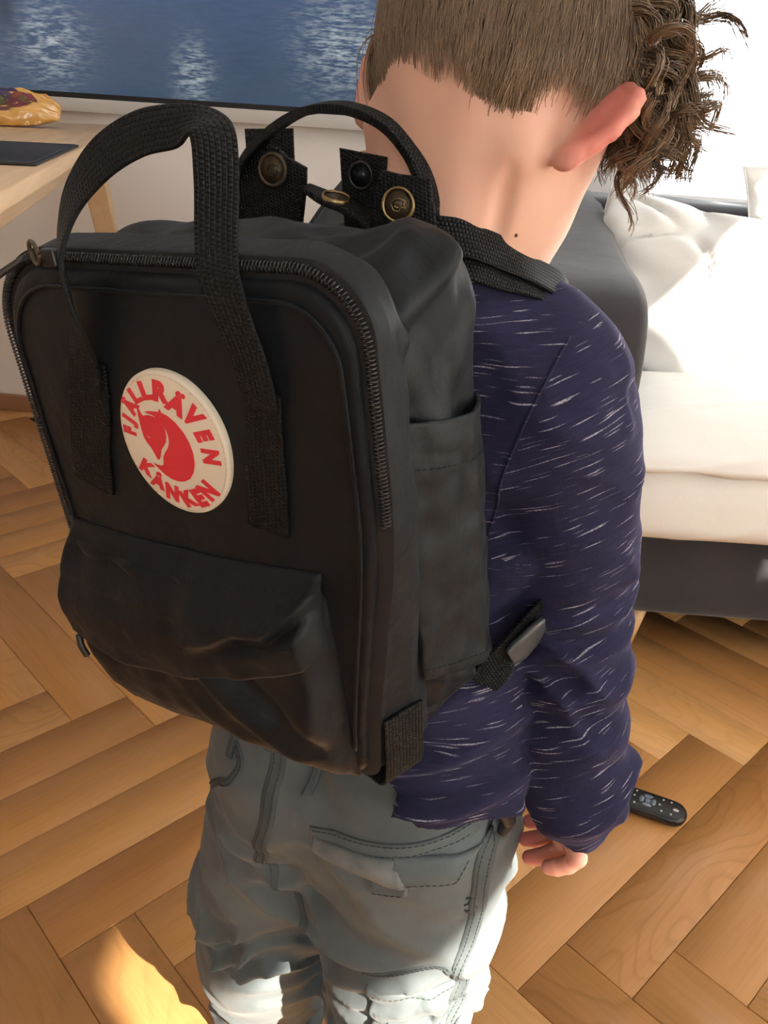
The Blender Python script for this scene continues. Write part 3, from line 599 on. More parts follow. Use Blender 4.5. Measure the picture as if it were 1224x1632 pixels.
# snap tabs of the rear handle
def plate(name, P, n, thick, bend=0.0, mat=M_WEB, parent=None):    # outline (s,d,u) points, extruded along n, filled as a fan grid
    P = np.array(P, float); n = np.array(n, float); n /= np.linalg.norm(n); c = P.mean(0); out = []
    Q = []; m = len(P)
    for i in range(m):
        for t in (0, .25, .5, .75): Q.append(P[i]*(1-t)+P[(i+1) % m]*t)
    Q = np.array(Q); k = len(Q); rings = [1, .97, .7, .4, .12]; V = []
    for sgn in (-1, 1):
        for r in rings: V += [c+(q-c)*r+n*sgn*(thick*.5 if r < 1 else thick*.25)+n*bend*(1-r*r) for q in Q]
    F = []; R = len(rings)
    for g in (0, 1):
        b = g*R*k
        for a in range(R-1):
            for i in range(k): f = (b+a*k+i, b+a*k+(i+1) % k, b+(a+1)*k+(i+1) % k, b+(a+1)*k+i); F.append(f if g == 0 else f[::-1])
        f = tuple(b+(R-1)*k+i for i in range(k)); F.append(f if g == 0 else f[::-1])
    F += [(i, R*k+i, R*k+(i+1) % k, (i+1) % k) for i in range(k)]
    a1 = np.array([1.0, 0, 0]); a1 -= n*(a1@n); a1 /= np.linalg.norm(a1); a2 = np.cross(n, a1); V = np.array(V)
    uv = np.stack([(V-c)@a2, (V-c)@a1], 1)
    me = mesh(name, V, F, uv); return bobj(name, me, mat, parent)
def snap(c, n, r, parent, name='snap_button', ring=M_BRASS, face=M_BRASSD, emblem=True):
    n = norm(np.array(n, float)); a = np.cross(n, [0, 0, 1.0]); a /= np.linalg.norm(a); b = np.cross(a, n); c = np.array(c, float); N = 32
    prof = [(0, .0010), (.78, .0010), (.82, .0017), (.90, .0022), (.97, .0017), (1, .0006), (1, -.001)]; V = []; F = []
    for q, (rr, z) in enumerate(prof[1:]): V += [c+n*z+(a*math.cos(t)+b*math.sin(t))*rr*r for t in np.arange(N)*2*math.pi/N]
    for q in range(len(prof)-2): F += [(q*N+i, (q+1)*N+i, (q+1)*N+(i+1) % N, q*N+(i+1) % N) for i in range(N)]
    F = [f[::-1] for f in F]; F.append(tuple(range(N)))
    o = obj(name, mesh(name, V, F), ring, parent)
    o.data.materials.append(face); o.data.polygons[len(F)-1].material_index = 1
    for i in range(N): o.data.polygons[i].material_index = 0
    if emblem:                                                # small raised emblem on the cap
        mb = MB(); em = [(-.42, .18), (-.1, .32), (.22, .30), (.42, .05), (.30, -.28), (-.02, -.36), (-.18, -.12), (-.45, -.2), (-.3, 0), (-.42, .18)]
        mb.tube([c+n*.0012+(a*x+b*y)*r for x, y in em], .0004, 5); mb.tube([c+n*.0012+(a*x+b*y)*r for x, y in [(-.1, .1), (.15, .12), (.2, -.1), (0, -.15)]], .00035, 5)
        obj('snap_emblem', mb.me('snap_emblem'), ring, parent)
    return o
nL = (.12, -1, .10)
plate('strap_end', [(-.0600, .166, .1800), (-.0245, .166, .1790), (-.0260, .162, .140), (-.0610, .162, .140)], (0, -1, .05), .0024)
tL = plate('snap_tab', [(-.0700, .149, .118), (-.0680, .149, .1440), (-.0560, .150, .1550), (-.0400, .151, .1700), (-.0270, .151, .1710), (-.0200, .1505, .1655), (-.0070, .150, .1595), (-.0090, .150, .1480), (-.0175, .149, .1180)], nL, .0045, .001)
snap((-.0288, .1470, .1592), nL, .0098, tL, ring=M_BRASSD)
nR = (.22, -1, .14)
tb = plate('strap_end', [(.0069, .166, .1675), (.0390, .164, .1622), (.0380, .160, .118), (.0080, .160, .118)], (.1, -1, .05), .0026)
snap((.0222, .1622, .1530), (.1, -1, .05), .0080, tb, 'snap_socket', M_PLASTIC, M_PLASTIC, False)
tR = plate('snap_tab', [(.0445, .1465, .1585), (.0560, .1460, .1560), (.0740, .1475, .1535), (.0765, .1480, .1200), (.0750, .1470, .1080), (.0560, .1440, .1080), (.0400, .1440, .1190), (.0370, .1450, .1360)], nR, .0040, .001)
snap((.0559, .1430, .1405), nR, .0098, tR)
V, F, uv = ribbon([(-.0095, .150, .1488, -.30, .92, .12), (.0055, .148, .1432, -.30, .92, .12), (.0205, .147, .1383, -.28, .92, .1), (.0320, .147, .1310, -.2, .95, .1), (.0380, .147, .118, -.1, .95, .1)], [.008, .017, .019, .016, .015], .0034, 40)
tT = bobj('snap_tab', mesh('snap_tab', V, F, uv), M_WEB); snap((.0125, .1475, .1428), (.30, -.02, .95), .0088, tT, emblem=False)

# side pocket on the right with hem and stitch lines
def rs(d_, u_):                                               # surface of the right side at depth d, height u
    j = np.argmin(np.abs(SH0[120, :, 2]-d_)); col = sh[74:174, j]; return float(np.interp(u_, col[:, 1], col[:, 0]))
nu, nv = 60, 70; T_ = np.zeros((nu, nv, 3)); B_ = T_.copy()
for i in range(nu):
    for j in range(nv):
        a, b = i/(nu-1), j/(nv-1); d_ = .0385+(.1265-.0385)*a; uT = .0605-.018*a-.003*math.sin(a*math.pi); uB = -.098-.036*a; u_ = uB+(uT-uB)*b
        s_ = .0055*math.sin(math.pi*min(max(a, 0), 1))**.7+.001+.0025*nz(d_*30, u_*20, 3)+.0018*nz(d_*70, u_*50, 6)+np.interp(a, [0, .6, .85, 1], [.106, .1145, .1105, .1055])+.0012*sstep(.10, .0, b)
        if b > .9: s_ += .0006
        T_[i, j] = (s_, d_, u_); B_[i, j] = (s_-.0022, d_-.0002, u_)
V, F = slab(T_, B_); sp = bobj('side_pocket', mesh('side_pocket', V, F), M_BAG); fix(sp)
stitches([T_[i, 58]+np.array([.0004, 0, 0]) for i in range(1, nu-1)], 'hem_stitching', M_THREAD, sp)
stitches([T_[i, 3]+np.array([.0004, 0, 0]) for i in range(1, nu-1)], 'bottom_stitching', M_THREAD, sp)
stitches([T_[nu-3, j]+np.array([.0004, 0, 0]) for j in range(0, nv)], 'edge_stitching', M_THREAD, sp, r=.0003)
# webbing tab folded under the lower right corner
V, F, uv = ribbon([(.1026, .0205, -.108, .38, .92, 0), (.1014, .0205, -.125, .38, .92, 0), (.1004, .0205, -.143, .38, .92, 0), (.0980, .0210, -.1565, .38, .92, 0), (.091, .0225, -.1615, .3, .95, 0), (.08, .024, -.1590, .1, 1, 0), (.06, .025, -.156, 0, 1, 0)], .0275, .0026, 60)
bobj('corner_webbing', mesh('corner_webbing', V, F, uv), M_WEB)
V, F, uv = ribbon([(-.1165, .0180, -.100, 0, 1, 0), (-.1170, .0180, -.120, 0, 1, 0), (-.1165, .0180, -.140, 0, 1, 0), (-.1140, .0180, -.1535, 0, 1, 0), (-.105, .0182, -.1590, 0, 1, 0), (-.085, .0185, -.1575, 0, 1, 0), (-.06, .019, -.155, 0, 1, 0)], .0235, .0024, 60)
bobj('corner_webbing', mesh('corner_webbing', V, F, uv), M_WEB)
# ------------------------------------------------------------------ the boy; his own axes: s right, p forward (from the bag's front plane), z up
person = thing('person', 'boy in navy shirt and grey trousers seen from behind, curly brown hair, head bowed', 'person')
PS = np.array([.883, -.469, 0]); PH = np.array([.469, .883, 0]); PB = np.array([BF[0], BF[1], 0])
pb = PB+PS*.03+PH*.14; person.location = pb; person.rotation_euler = (0, 0, math.atan2(-.469, .883)); PO_ = (-.03, -.14, 0)
def pobj(name, me, mat, parent=None, kind=None, label=None): return obj(name, me, mat, parent or person, PO_ if parent is None else None, kind, label)
HO = np.array([.047, .208, .956])
e1 = norm(np.array([.992, -.08, -.085])); f0 = norm(np.array([.08, .995, -.02])); f0 -= e1*(f0@e1); f0 = norm(f0); u0 = np.cross(e1, f0)
TH = math.radians(44); e3 = math.cos(TH)*f0-math.sin(TH)*u0; e2 = math.sin(TH)*f0+math.cos(TH)*u0
HM = np.array([e1, e2, e3])
def H(a, b, c): return HO+e1*a+e2*b+e3*c
g = Grid((-.14, .04, .80), (.25, .42, 1.17), .0026)
g.ell(H(0, .042, -.004), (.0700, .082, .090), 0, HM)         # skull
g.ell(H(0, -.005, .038), (.060, .072, .058), .03, HM)        # face
g.ell(H(0, -.030, .034), (.0525, .046, .050), .03, HM)       # jaws and cheeks
g.cone(H(0, -.060, .050), H(0, -.078, .074), .036, .022, .03)  # chin
g.ell(H(.029, -.028, .058), (.024, .028, .025), .02, HM); g.ell(H(-.029, -.028, .058), (.024, .028, .025), .02, HM)
g.cone(H(0, .010, .092), H(0, -.016, .104), .007, .011, .014); g.ell(H(.009, -.018, .098), (.006, .005, .006), .008, HM); g.ell(H(-.009, -.018, .098), (.006, .005, .006), .008, HM)   # nose
g.ell(H(0, .024, .084), (.042, .010, .012), .018, HM)        # brow
for sg in (-1, 1): g.ell(H(.028*sg, .008, .094), (.014, .010, .010), .010, HM, sub=True); g.ell(H(.028*sg, .007, .084), (.0115, .0105, .011), .003, HM)   # eyes
g.ell(H(0, -.043, .090), (.020, .0055, .007), .006, HM); g.ell(H(0, -.052, .089), (.016, .006, .007), .006, HM); g.ell(H(0, -.0475, .100), (.020, .0012, .008), .002, HM, sub=True)   # mouth
g.chain([H(0, -.005, -.014), (.047, .196, .905), (.044, .203, .872), (.038, .208, .82)], [.046, .046, .045, .043], .02)          # neck
g.chain([H(.042, -.030, -.012), (.066, .200, .892), (.058, .232, .850)], [.015, .013, .015], .018)                                # neck muscle, right
g.chain([H(-.042, -.030, -.012), (.010, .205, .892), (.018, .232, .850)], [.015, .013, .015], .018)
g.chain([H(.014, -.01, -.046), (.058, .160, .90), (.062, .168, .85)], [.010, .012, .014], .015); g.chain([H(-.014, -.01, -.046), (.032, .160, .90), (.024, .168, .85)], [.014, .016, .018], .02)
g.chain([(.045, .205, .832), (.10, .208, .808)], [.038, .030], .03); g.chain([(.030, .205, .832), (-.03, .208, .808)], [.038, .030], .03)
g.chain([(.0905, .1590, .930), (.0890, .1600, .9179), (.0881, .1603, .9096), (.0870, .1601, .9011), (.0845, .1600, .889)], [.0012, .0020, .0024, .0026, .0024], .007, sub=True)   # crease beside the neck muscle
for sg in (-1, 1):                                           # ears
    pa = math.radians(74 if sg > 0 else 12); wv = norm(-math.cos(pa)*e3+sg*math.sin(pa)*e1); nv_ = norm(np.cross(e2, wv))*sg; up = norm(e2*.97+e3*.16); up -= wv*(up@wv); up = norm(up)
    R0 = H(.0635*sg, .000, -.002)
    def ear(a, b, n_=0.0): return R0+wv*a*1.0+up*b*.86+nv_*n_
    g.ell(ear(.010, .004, 0), (.0165, .0250, .0056), .006, np.array([wv, up, nv_]))
    rim = [ear(.002, .024), ear(.006, .0335), ear(.0165, .0365), ear(.0245, .029), ear(.0275, .014), ear(.0250, -.004), ear(.0185, -.018), ear(.0105, -.0275)]
    g.chain(rim, [.0032, .0042, .0048, .0050, .0046, .0042, .0040, .0052], .004)
    g.ell(ear(.0085, -.029, 0), (.0085, .0095, .0052), .006, np.array([wv, up, nv_]))
    for s2 in (-1, 1):
        c_ = ear(.0135, .010, 0)+e3*.008*1; g.ell(c_, (.0085, .019, .0068), .004, np.array([wv, up, nv_]), sub=True) if s2 == 1 else None
Vh, Fh = g.mesh(); Vh = relax(Vh, Fh, 2, .5)
# limbs and trunk under the clothes, hands at finer resolution
g = Grid((-.17, .06, .0), (.26, .34, .90), .006)
g.chain([(.035, .19, .85), (.036, .215, .72), (.038, .20, .60), (.035, .165, .50)], [.040, .045, .045, .05], .04)
g.chain([(-.01, .215, .80), (-.01, .2, .60)], [.036, .036], .04); g.chain([(.08, .215, .80), (.08, .2, .60)], [.036, .036], .04)
g.chain([(.09, .16, .48), (.085, .15, .25), (.08, .165, .045)], [.05, .038, .028], .02); g.chain([(-.03, .16, .48), (-.08, .15, .22), (-.088, .165, .045)], [.05, .038, .028], .02)
g.cone((.080, .16, .022), (.085, .25, .016), .022, .016, .02); g.cone((-.088, .16, .022), (-.095, .25, .016), .022, .016, .02)
AR = [(.108, .207, .792), (.148, .206, .645), (.180, .175, .538), (.190, .168, .512)]; ARR = [.030, .026, .0185, .017]
AL = [(-.062, .215, .826), (-.105, .235, .665), (-.115, .30, .53), (-.112, .335, .515)]
g.chain(AR, ARR, .02)
g2 = Grid((-.18, .17, .42), (-.02, .40, .88), .006); g2.chain(AL, ARR, .02)
Vb, Fb = g.mesh(); Vb = relax(Vb, Fb, 2)
Vb2, Fb2 = g2.mesh(); Vb2 = relax(Vb2, Fb2, 2)
def hand(g, wrist, fingers, palm, thumb):
    g.chain(palm, [.0165, .0165, .014], .012)
    for base, P in fingers: g.cone(base, P[0], .0078, .0070, .003)
    for base, P in fingers: g.chain(P, [.0070, .0067, .0065, .0057][:len(P)], .0010)
    g.chain(thumb, [.0105, .0088, .0078, .0066], .005)
g = Grid((.12, .10, .405), (.235, .225, .53), .0013)
FN = [((.187, .186, .484), [(.1840, .1890, .4760), (.1745, .1885, .4670), (.1650, .1865, .4610), (.1585, .1850, .4570)]),
      ((.190, .173, .484), [(.1900, .1725, .4770), (.1790, .1725, .4650), (.1690, .1710, .4570), (.1615, .1700, .4530)]),
      ((.195, .160, .485), [(.1960, .1580, .4790), (.1860, .1575, .4660), (.1770, .1560, .4570), (.1700, .1550, .4530)]),
      ((.201, .150, .489), [(.2060, .1450, .4850), (.2010, .1435, .4765), (.1935, .1425, .4700), (.1880, .1420, .4670)])]
hand(g, None, FN, [(.196, .168, .505), (.195, .167, .492), (.194, .167, .484)], [(.190, .184, .500), (.180, .195, .492), (.172, .201, .484), (.165, .203, .478)])
for base, P in FN:                                           # nails are shallow flats on the fingertips, knuckle creases across the joints
    for q in (1, 2):
        a = np.array(P[q]); d = norm(np.array(P[q])-np.array(P[q-1])); side = norm(np.cross(d, [0, 0, 1])); g.cone(a-side*.006+np.array([0, -.0038, .0056]), a+side*.006+np.array([0, -.0038, .0056]), .0006, .0006, .0010, sub=True)
Vr, Fr = g.mesh(); Vr = relax(Vr, Fr, 2, .5)
g = Grid((-.17, .30, .45), (-.02, .44, .56), .0025)
hand(g, None, [((-.100+.0135*i, .352, .512), [(-.098+.0135*i, .358, .51), (-.094+.013*i, .374, .505), (-.090+.0125*i, .388, .497), (-.087+.012*i, .396, .488)]) for i in (-1, 0, 1, 2)], [(-.112, .325, .518), (-.108, .335, .515), (-.104, .345, .512)], [(-.10, .335, .51), (-.082, .345, .505), (-.072, .357, .50), (-.068, .366, .496)])
Vl, Fl = g.mesh(); Vl = relax(Vl, Fl, 2, .5)
parts = [(Vh, Fh), (Vb, Fb), (Vb2, Fb2), (Vr, Fr), (Vl, Fl)]; n = 0; VV = []; FF = []
for v, f in parts: VV.append(v); FF.append(f+n); n += len(v)
VV = np.concatenate(VV); FF = np.concatenate(FF)
loc = (VV-HO)@HM.T; a_, b_, c_ = loc.T
hl = np.where(c_ < -.015, -.001+.42*(c_+.02)-.018*np.exp(-((a_-.038)/.013)**2)+.028*sstep(.046, .058, a_)+.004*np.exp(-((a_+.005)/.02)**2), .012+.028*(a_ > .03))      # the hairline, higher or lower round the nape
hl = np.where(c_ > .035, .052+(c_-.035)*.9, hl)
hair_m = sstep(-.010, .022, b_-hl)*(np.abs(a_) < .079)
hair_m = hair_m*(1-sstep(-.03, 0, c_)*sstep(.0705, .074, np.abs(a_)))
for sg in (-1, 1): hair_m = np.where((np.abs(a_-sg*.085) < .018) & (np.hypot(b_-.004, c_+.016) < .042) & (np.abs(a_) > .0665), 0, hair_m)
earred = np.exp(-((np.abs(a_)-.082)/.0145)**4)*(np.abs(a_) > .0655)*np.exp(-((b_-.006)/.045)**4)
tipred = np.zeros(len(VV)); i0 = len(Vh)+len(Vb)+len(Vb2); tipred[i0:] = .45+.55*sstep(.19, .165, VV[i0:, 0])
def skin():
    m = NT('fair skin'); n = m.noise(m.coord(), 60, 3); n2 = m.noise(m.coord(), 9, 2)
    base = m.mix(n2, (.60, .330, .235), (.66, .375, .270)); base = m.mix(m.math('MULTIPLY', n, .35), base, (.66, .36, .26))
    base = m.mix(m.math('MULTIPLY', m.attr('red'), .85), base, (.62, .165, .135)); hr = m.noise(m.coord(scale=(1, 1, 1)), 700, 2)
    base = m.mix(m.math('MULTIPLY', m.attr('scalp'), .96), base, (.105, .062, .032))
    m.p(Base_Color=base, Roughness=.48, Specular_IOR_Level=.35, Subsurface_Weight=.22, Subsurface_Radius=(1.0, .28, .14), Subsurface_Scale=.008, Normal=m.bump(m.noise(m.coord(), 900, 2), .07, .0006)); return m.m
body = pobj('body', mesh('body', VV, FF, attrs={'scalp': hair_m, 'red': np.maximum(earred, tipred)}), skin())
mb = MB(); mb.tube([(.0933, .1712, .8968), (.0937, .1706, .8957), (.0940, .1703, .8948)], [.0004, .0011, .0005], 8); obj('mole', mb.me('mole'), plain('brown mole', (.06, .025, .015), .6), body)
# hair: strands rooted on the scalp, straight and short at the back, curly at the sides and front
Fn = norm(np.cross(Vh[Fh[:, 2]]-Vh[Fh[:, 0]], Vh[Fh[:, 3]]-Vh[Fh[:, 1]])); Fc = Vh[Fh].mean(1); Fa = .5*np.linalg.norm(np.cross(Vh[Fh[:, 2]]-Vh[Fh[:, 0]], Vh[Fh[:, 3]]-Vh[Fh[:, 1]]), axis=1)
hm_f = hair_m[:len(Vh)][Fh].mean(1); wgt = Fa*(hm_f > .25)*(.35+.65*hm_f); wgt /= wgt.sum()
def strands(name, ns, seed, m_=13):
    r = np.random.default_rng(seed); fi = r.choice(len(Fc), ns, p=wgt); P = Fc[fi]+.0013*r.standard_normal((ns, 3)); Nn = Fn[fi]
    lo_ = (P-HO)@HM.T; curl = np.clip(sstep(-.030, .035, lo_[:, 2]+.25*(lo_[:, 0]-.04)+.2*(lo_[:, 1]-.05)), 0, 1)
    fr = sstep(.02, .07, lo_[:, 2]); left = sstep(-.045, -.066, lo_[:, 0])*sstep(-.06, -.02, lo_[:, 2]); ln = (.022+.014*r.random(ns)+.022*sstep(.0, .06, lo_[:, 1])+.034*left)*(1-curl)+curl*(.022+.018*r.random(ns))*(.35+.65*sstep(.015, .075, lo_[:, 1])); ln *= .55+.45*sstep(.3, .95, hm_f[fi])
    crown = H(0, .105, -.060); pts = [P]; d = norm(P-crown); d = norm(d-Nn*(d*Nn).sum(1, keepdims=True)); gl = r.standard_normal((ns, 3))
    cl = np.floor((lo_+.5)/.011).astype(int); hsh = np.sin(cl@np.array([12.9898, 78.233, 37.719]))*43758.5453; hsh -= np.floor(hsh); h2 = np.sin(cl@np.array([3.1, 17.7, 71.3]))*9731.1; h2 -= np.floor(h2)   # locks: neighbours move together
    d = norm(d+.26*gl*.5+(.35+.15*curl)[:, None]*Nn*.55+np.stack([hsh-.5, h2-.5, hsh*0], 1)@HM*.5)
    ph = hsh*6.28+.35*r.standard_normal(ns); om = (2.6+2.0*h2)/m_*2.3; rad = curl*(.0038+.0062*hsh)+.0006*h2; cen = H(0, .040, -.004); rr = np.array([.0700, .082, .090]); Q = P
    st = ln/(m_-1); ax1 = norm(np.cross(d, Nn)); ax2 = Nn; base = P.copy()
    for i in range(1, m_):
        base = base+d*st[:, None]; q = (base-cen)@HM.T; k0 = np.linalg.norm(q/rr, axis=1); nn = norm((q/rr**2)@HM); dist = (k0-1)*.08
        lift = .0022+.0060*np.minimum(i/5, 1)*(.4+.6*curl)+(.016*hsh+.006*h2)*curl*min(i/4, 1)+.007*left*min(i/3, 1); base = base+nn*np.clip(lift-dist, 0, .006)[:, None]
        gv = np.array([0, 0, -1.0]); d = norm(d+gv*(.10-.03*curl[:, None])+.05*r.standard_normal((ns, 3))); dn = (d*nn).sum(1, keepdims=True); d = norm(d-nn*np.where(dist[:, None] < .02, dn*.55, 0))
        a = ph+om*i; k = min(i/3, 1); pts.append(base+rad[:, None]*k*(np.cos(a)[:, None]*ax1+np.sin(a)[:, None]*ax2*.8+.2*nn))
    pts = np.stack(pts, 1); T = norm(np.gradient(pts, axis=1)); A_ = norm(np.cross(T, np.array([.31, .42, .85]))); B_ = np.cross(T, A_)
    R = (.00034+.00016*r.random(ns))[:, None]*np.linspace(1, .35, m_)[None]; an = np.arange(3)*2*math.pi/3
    V = pts[:, :, None]+R[:, :, None, None]*(np.cos(an)[None, None, :, None]*A_[:, :, None]+np.sin(an)[None, None, :, None]*B_[:, :, None])
    base_i = np.arange(ns)[:, None, None]*(m_*3); i = np.arange(m_-1)[None, :, None]*3; j = np.arange(3)[None, None]
    F = np.stack([base_i+i+j, base_i+i+(j+1) % 3, base_i+i+3+(j+1) % 3, base_i+i+3+j], -1).reshape(-1, 4)
    tone = np.repeat((.55*hsh+.45*r.random(ns)), m_*3); tip = np.tile(np.repeat(np.linspace(0, 1, m_), 3), ns)
    return mesh(name, V.reshape(-1, 3), F, attrs={'tone': tone, 'tip': tip})
def hairmat():
    m = NT('brown hair'); c = m.ramp(m.attr('tone'), [(0, (.082, .047, .024)), (.5, (.165, .100, .053)), (1, (.31, .20, .112))]); c = m.mix(m.math('MULTIPLY', m.attr('tip'), .40), c, (.33, .22, .125))
    m.p(Base_Color=c, Roughness=.42, Specular_IOR_Level=.55); return m.m
M_HAIR = hairmat(); hair = pobj('hair', strands('hair', 13500, 11), M_HAIR, kind='stuff')
def ringlets(name, nl, per, seed, m_=26):
    r = np.random.default_rng(seed); lc = (Fc-HO)@HM.T; wt = wgt*sstep(-.02, .045, lc[:, 2]+.35*(lc[:, 0]-.02))*sstep(.034, .062, lc[:, 1]); wt /= wt.sum(); fi = r.choice(len(Fc), nl, p=wt); L_ = []; tn = []; tp2 = []
    for q in fi:
        P0, N0, l0 = Fc[q], Fn[q], lc[q]; fw_ = norm(.55*e3-.35*e2+.25*N0+.55*N0*r.random()+.25*r.standard_normal(3)+np.array([0, 0, -.10])); ln = (.034+.036*r.random())*(.55+.45*sstep(.02, .08, l0[1])); T_ = np.linspace(0, 1, m_)
        bend = norm(np.cross(fw_, r.standard_normal(3))); cl = P0[None]+N0[None]*(.004+.010*np.minimum(T_*3, 1))[:, None]+fw_[None]*(ln*T_)[:, None]+bend[None]*(.014*T_**2*r.standard_normal())[:, None]+np.array([0, 0, -.012])*(T_**2)[:, None]
        A_ = norm(np.cross(fw_, bend)); rad = (.0045+.0050*r.random())*np.minimum(T_*3.5, 1); an = 2*np.pi*(1.1+1.2*r.random())*T_*r.choice([-1, 1])+r.random()*6.28; C_ = cl+rad[:, None]*(np.cos(an)[:, None]*bend+np.sin(an)[:, None]*A_); tone = r.random()
        for k in range(per):
            o_ = r.standard_normal(3)*.0016; fr = r.standard_normal(3)*.0022; n_ = int(m_*(.72+.28*r.random())); pts = C_+o_[None]*(1-.45*T_[:, None])+fr[None]*(np.sin(T_*5+k)[:, None])*T_[:, None]; L_.append(pts[np.minimum(np.arange(m_), n_-1)] if n_ < m_ else pts); tn.append(.25*r.random()+.75*tone*.9); tp2.append(T_)
    pts = np.array(L_); ns = len(pts); pts[:, 1:] += (np.arange(1, m_)*1e-6)[None, :, None]; T = norm(np.gradient(pts, axis=1)); A_ = norm(np.cross(T, np.array([.31, .42, .85]))); B_ = np.cross(T, A_); R = np.full((ns, 1), .00046)*np.linspace(1, .5, m_)[None]; an = np.arange(3)*2*math.pi/3
    V = pts[:, :, None]+R[:, :, None, None]*(np.cos(an)[None, None, :, None]*A_[:, :, None]+np.sin(an)[None, None, :, None]*B_[:, :, None]); bi = np.arange(ns)[:, None, None]*(m_*3); i = np.arange(m_-1)[None, :, None]*3; j = np.arange(3)[None, None]
    F = np.stack([bi+i+j, bi+i+(j+1) % 3, bi+i+3+(j+1) % 3, bi+i+3+j], -1).reshape(-1, 4); return mesh(name, V.reshape(-1, 3), F, attrs={'tone': np.repeat(np.array(tn), m_*3), 'tip': np.repeat(np.array(tp2).ravel(), 3)})
obj('curls', ringlets('curls', 230, 34, 5), M_HAIR, hair, kind='stuff')

# ---- shirt: torso and two sleeves
def knit(name, rot, seed):
    m = NT(name); o_ = m.coord(add=(seed, seed*.7, 0)); r = m.n('Mapping', {0: o_, 'Rotation': rot}).outputs[0]
    st = m.n('Mapping', {0: r, 'Scale': (38, 38, 880)}).outputs[0]; wob = m.noise(r, 26, 2, out='Color'); st = m.n('VectorMath', {0: st, 1: m.n('VectorMath', {0: wob, 1: (0, 0, 2.6)}, operation='MULTIPLY').outputs[0]}, operation='ADD').outputs[0]
    a = m.noise(st, 1.0, 0, .5); b = m.noise(m.n('Mapping', {0: r, 'Scale': (60, 60, 900)}).outputs[0], 1.0, 1, .5)
    dash = m.ramp(a, [(.695, (0, 0, 0)), (.80, (1, 1, 1))]); fl_ = m.ramp(m.noise(m.coord(), 900, 2), [(.35, (.25, .25, .25)), (.6, (1, 1, 1))])
    dk = m.math('MULTIPLY', m.math('MULTIPLY', dash, fl_), .72); heather = m.mix(b, (.0155, .0145, .036), (.028, .0262, .060))
    m.p(Base_Color=m.mix(dk, heather, (.50, .48, .52)), Roughness=.92, Specular_IOR_Level=.15, Sheen_Weight=.18, Sheen_Roughness=.35, Sheen_Tint=(.5, .45, .85), Normal=m.bump(m.noise(m.n('Mapping', {0: r, 'Scale': (1500, 1500, 300)}).outputs[0], 1.0, 1), .25, .0007)); return m.m
M_KNIT = knit('navy slub knit', (0, math.radians(4), 0), 0); M_KNITS = knit('navy slub knit of the sleeve', (math.radians(-6), math.radians(24), 0), 3)
SLO, SHI = (-.15, .02, .45), (.27, .36, .92); g = Grid(SLO, SHI, .0030)
for sg in (-1, 1):
    c = .037; g.chain([(c-.003+sg*.041, .150, .49), (c-.003+sg*.039, .160, .56), (c+sg*.030, .212, .64), (c+sg*.030, .222, .73), (c+sg*.046, .220, .80)], [.079, .073, .062, .063, .062], .05)
g.chain([(.045, .192, .845), (.085, .207, .808), (.113, .208, .788)], [.048, .040, .038], .03); g.chain([(.040, .192, .845), (-.01, .206, .820), (-.045, .208, .804)], [.048, .041, .040], .03)
g.chain([(.116, .197, .817), (.128, .194, .814)], [.020, .020], .02)
for P, R in [([(.06, .078, .545), (.115, .085, .53), (.165, .118, .525)], .010), ([(.10, .150, .66), (.145, .172, .72)], .010), ([(.09, .160, .75), (.13, .170, .79)], .010)]: g.chain(P, [R]*len(P), .03)
g.wrinkle((-.25, .1, 1), .034, lambda X, Y, Z: .0085*sstep(.66, .58, Z)+.0016+0*X*Y, 1.4, 5, .06)
g.wrinkle((.5, .2, 1), .05, lambda X, Y, Z: .0034*sstep(.60, .70, Z)+0*X*Y, 1.6, 8, .07)
g.noise((.05, .05, .035), .0014, 5); g.noise((.02, .02, .012), .0005, 6)
q, X, Y, Z = g.sl((-1, -1, -1), (2, 2, 2)); hem = .530+np.maximum(0, .112-X)*.85-.02*np.maximum(0, X-.15)+.15*np.maximum(0, Y-.13)+0*Z
g.F[q] = np.maximum(g.F[q], (hem-Z)*.8)
nk_ = np.sqrt((X-.036)**2+(Y-.190)**2)-.046; g.F[q] = np.maximum(g.F[q], -np.maximum(nk_, .874-Z))
gT = g
def sleeve_grid(axis, rad, lo, hi, seed, cuff_d, zc):
    g = Grid(lo, hi, .0030); g.chain(axis, rad, .03); k = lambda Z: sstep(zc+.27, zc+.06, Z)*(.25+.75*sstep(zc+.01, zc+.07, Z))
    g.wrinkle((-.35, -.15, 1), .034, lambda X, Y, Z: .0088*k(Z)+.0016+0*X*Y, 1.5, seed, .060, .8)
    g.wrinkle((.45, .1, 1), .052, lambda X, Y, Z: .0055*k(Z)+.0036+0*X*Y, 1.7, seed+3, .05)
    g.noise((.06, .06, .03), .0014, seed); g.noise((.02, .02, .010), .0006, seed+1)
    e = np.array(axis[-1]); d = norm(np.array(cuff_d)); q, X, Y, Z = g.sl((-1, -1, -1), (2, 2, 2)); t = (X-e[0])*d[0]+(Y-e[1])*d[1]+(Z-e[2])*d[2]; g.F[q] = np.maximum(g.F[q], t)
    g.cone(e-d*.022, e+d*.03, rad[-1]-.0075, rad[-1]-.0045, .003, sub=True)
    return g
SX = [(.112, .207, .791), (.129, .205, .758), (.142, .206, .705), (.150, .206, .640), (.163, .196, .595), (.171, .184, .558), (.178, .174, .535), (.184, .168, .518), (.1845, .166, .502)]
gR = sleeve_grid(SX, [.042, .043, .0410, .0385, .0360, .0340, .0315, .0290, .0262], SLO, SHI, 21, (-.62, -.06, -.78), .485)
gL = sleeve_grid([(-.045, .207, .812), (-.068, .212, .76), (-.10, .228, .67), (-.108, .262, .595), (-.113, .30, .54), (-.112, .325, .522)], [.042, .045, .045, .042, .036, .032], (-.20, .10, .44), (.04, .40, .89), 31, (0, .85, -.5), .5)
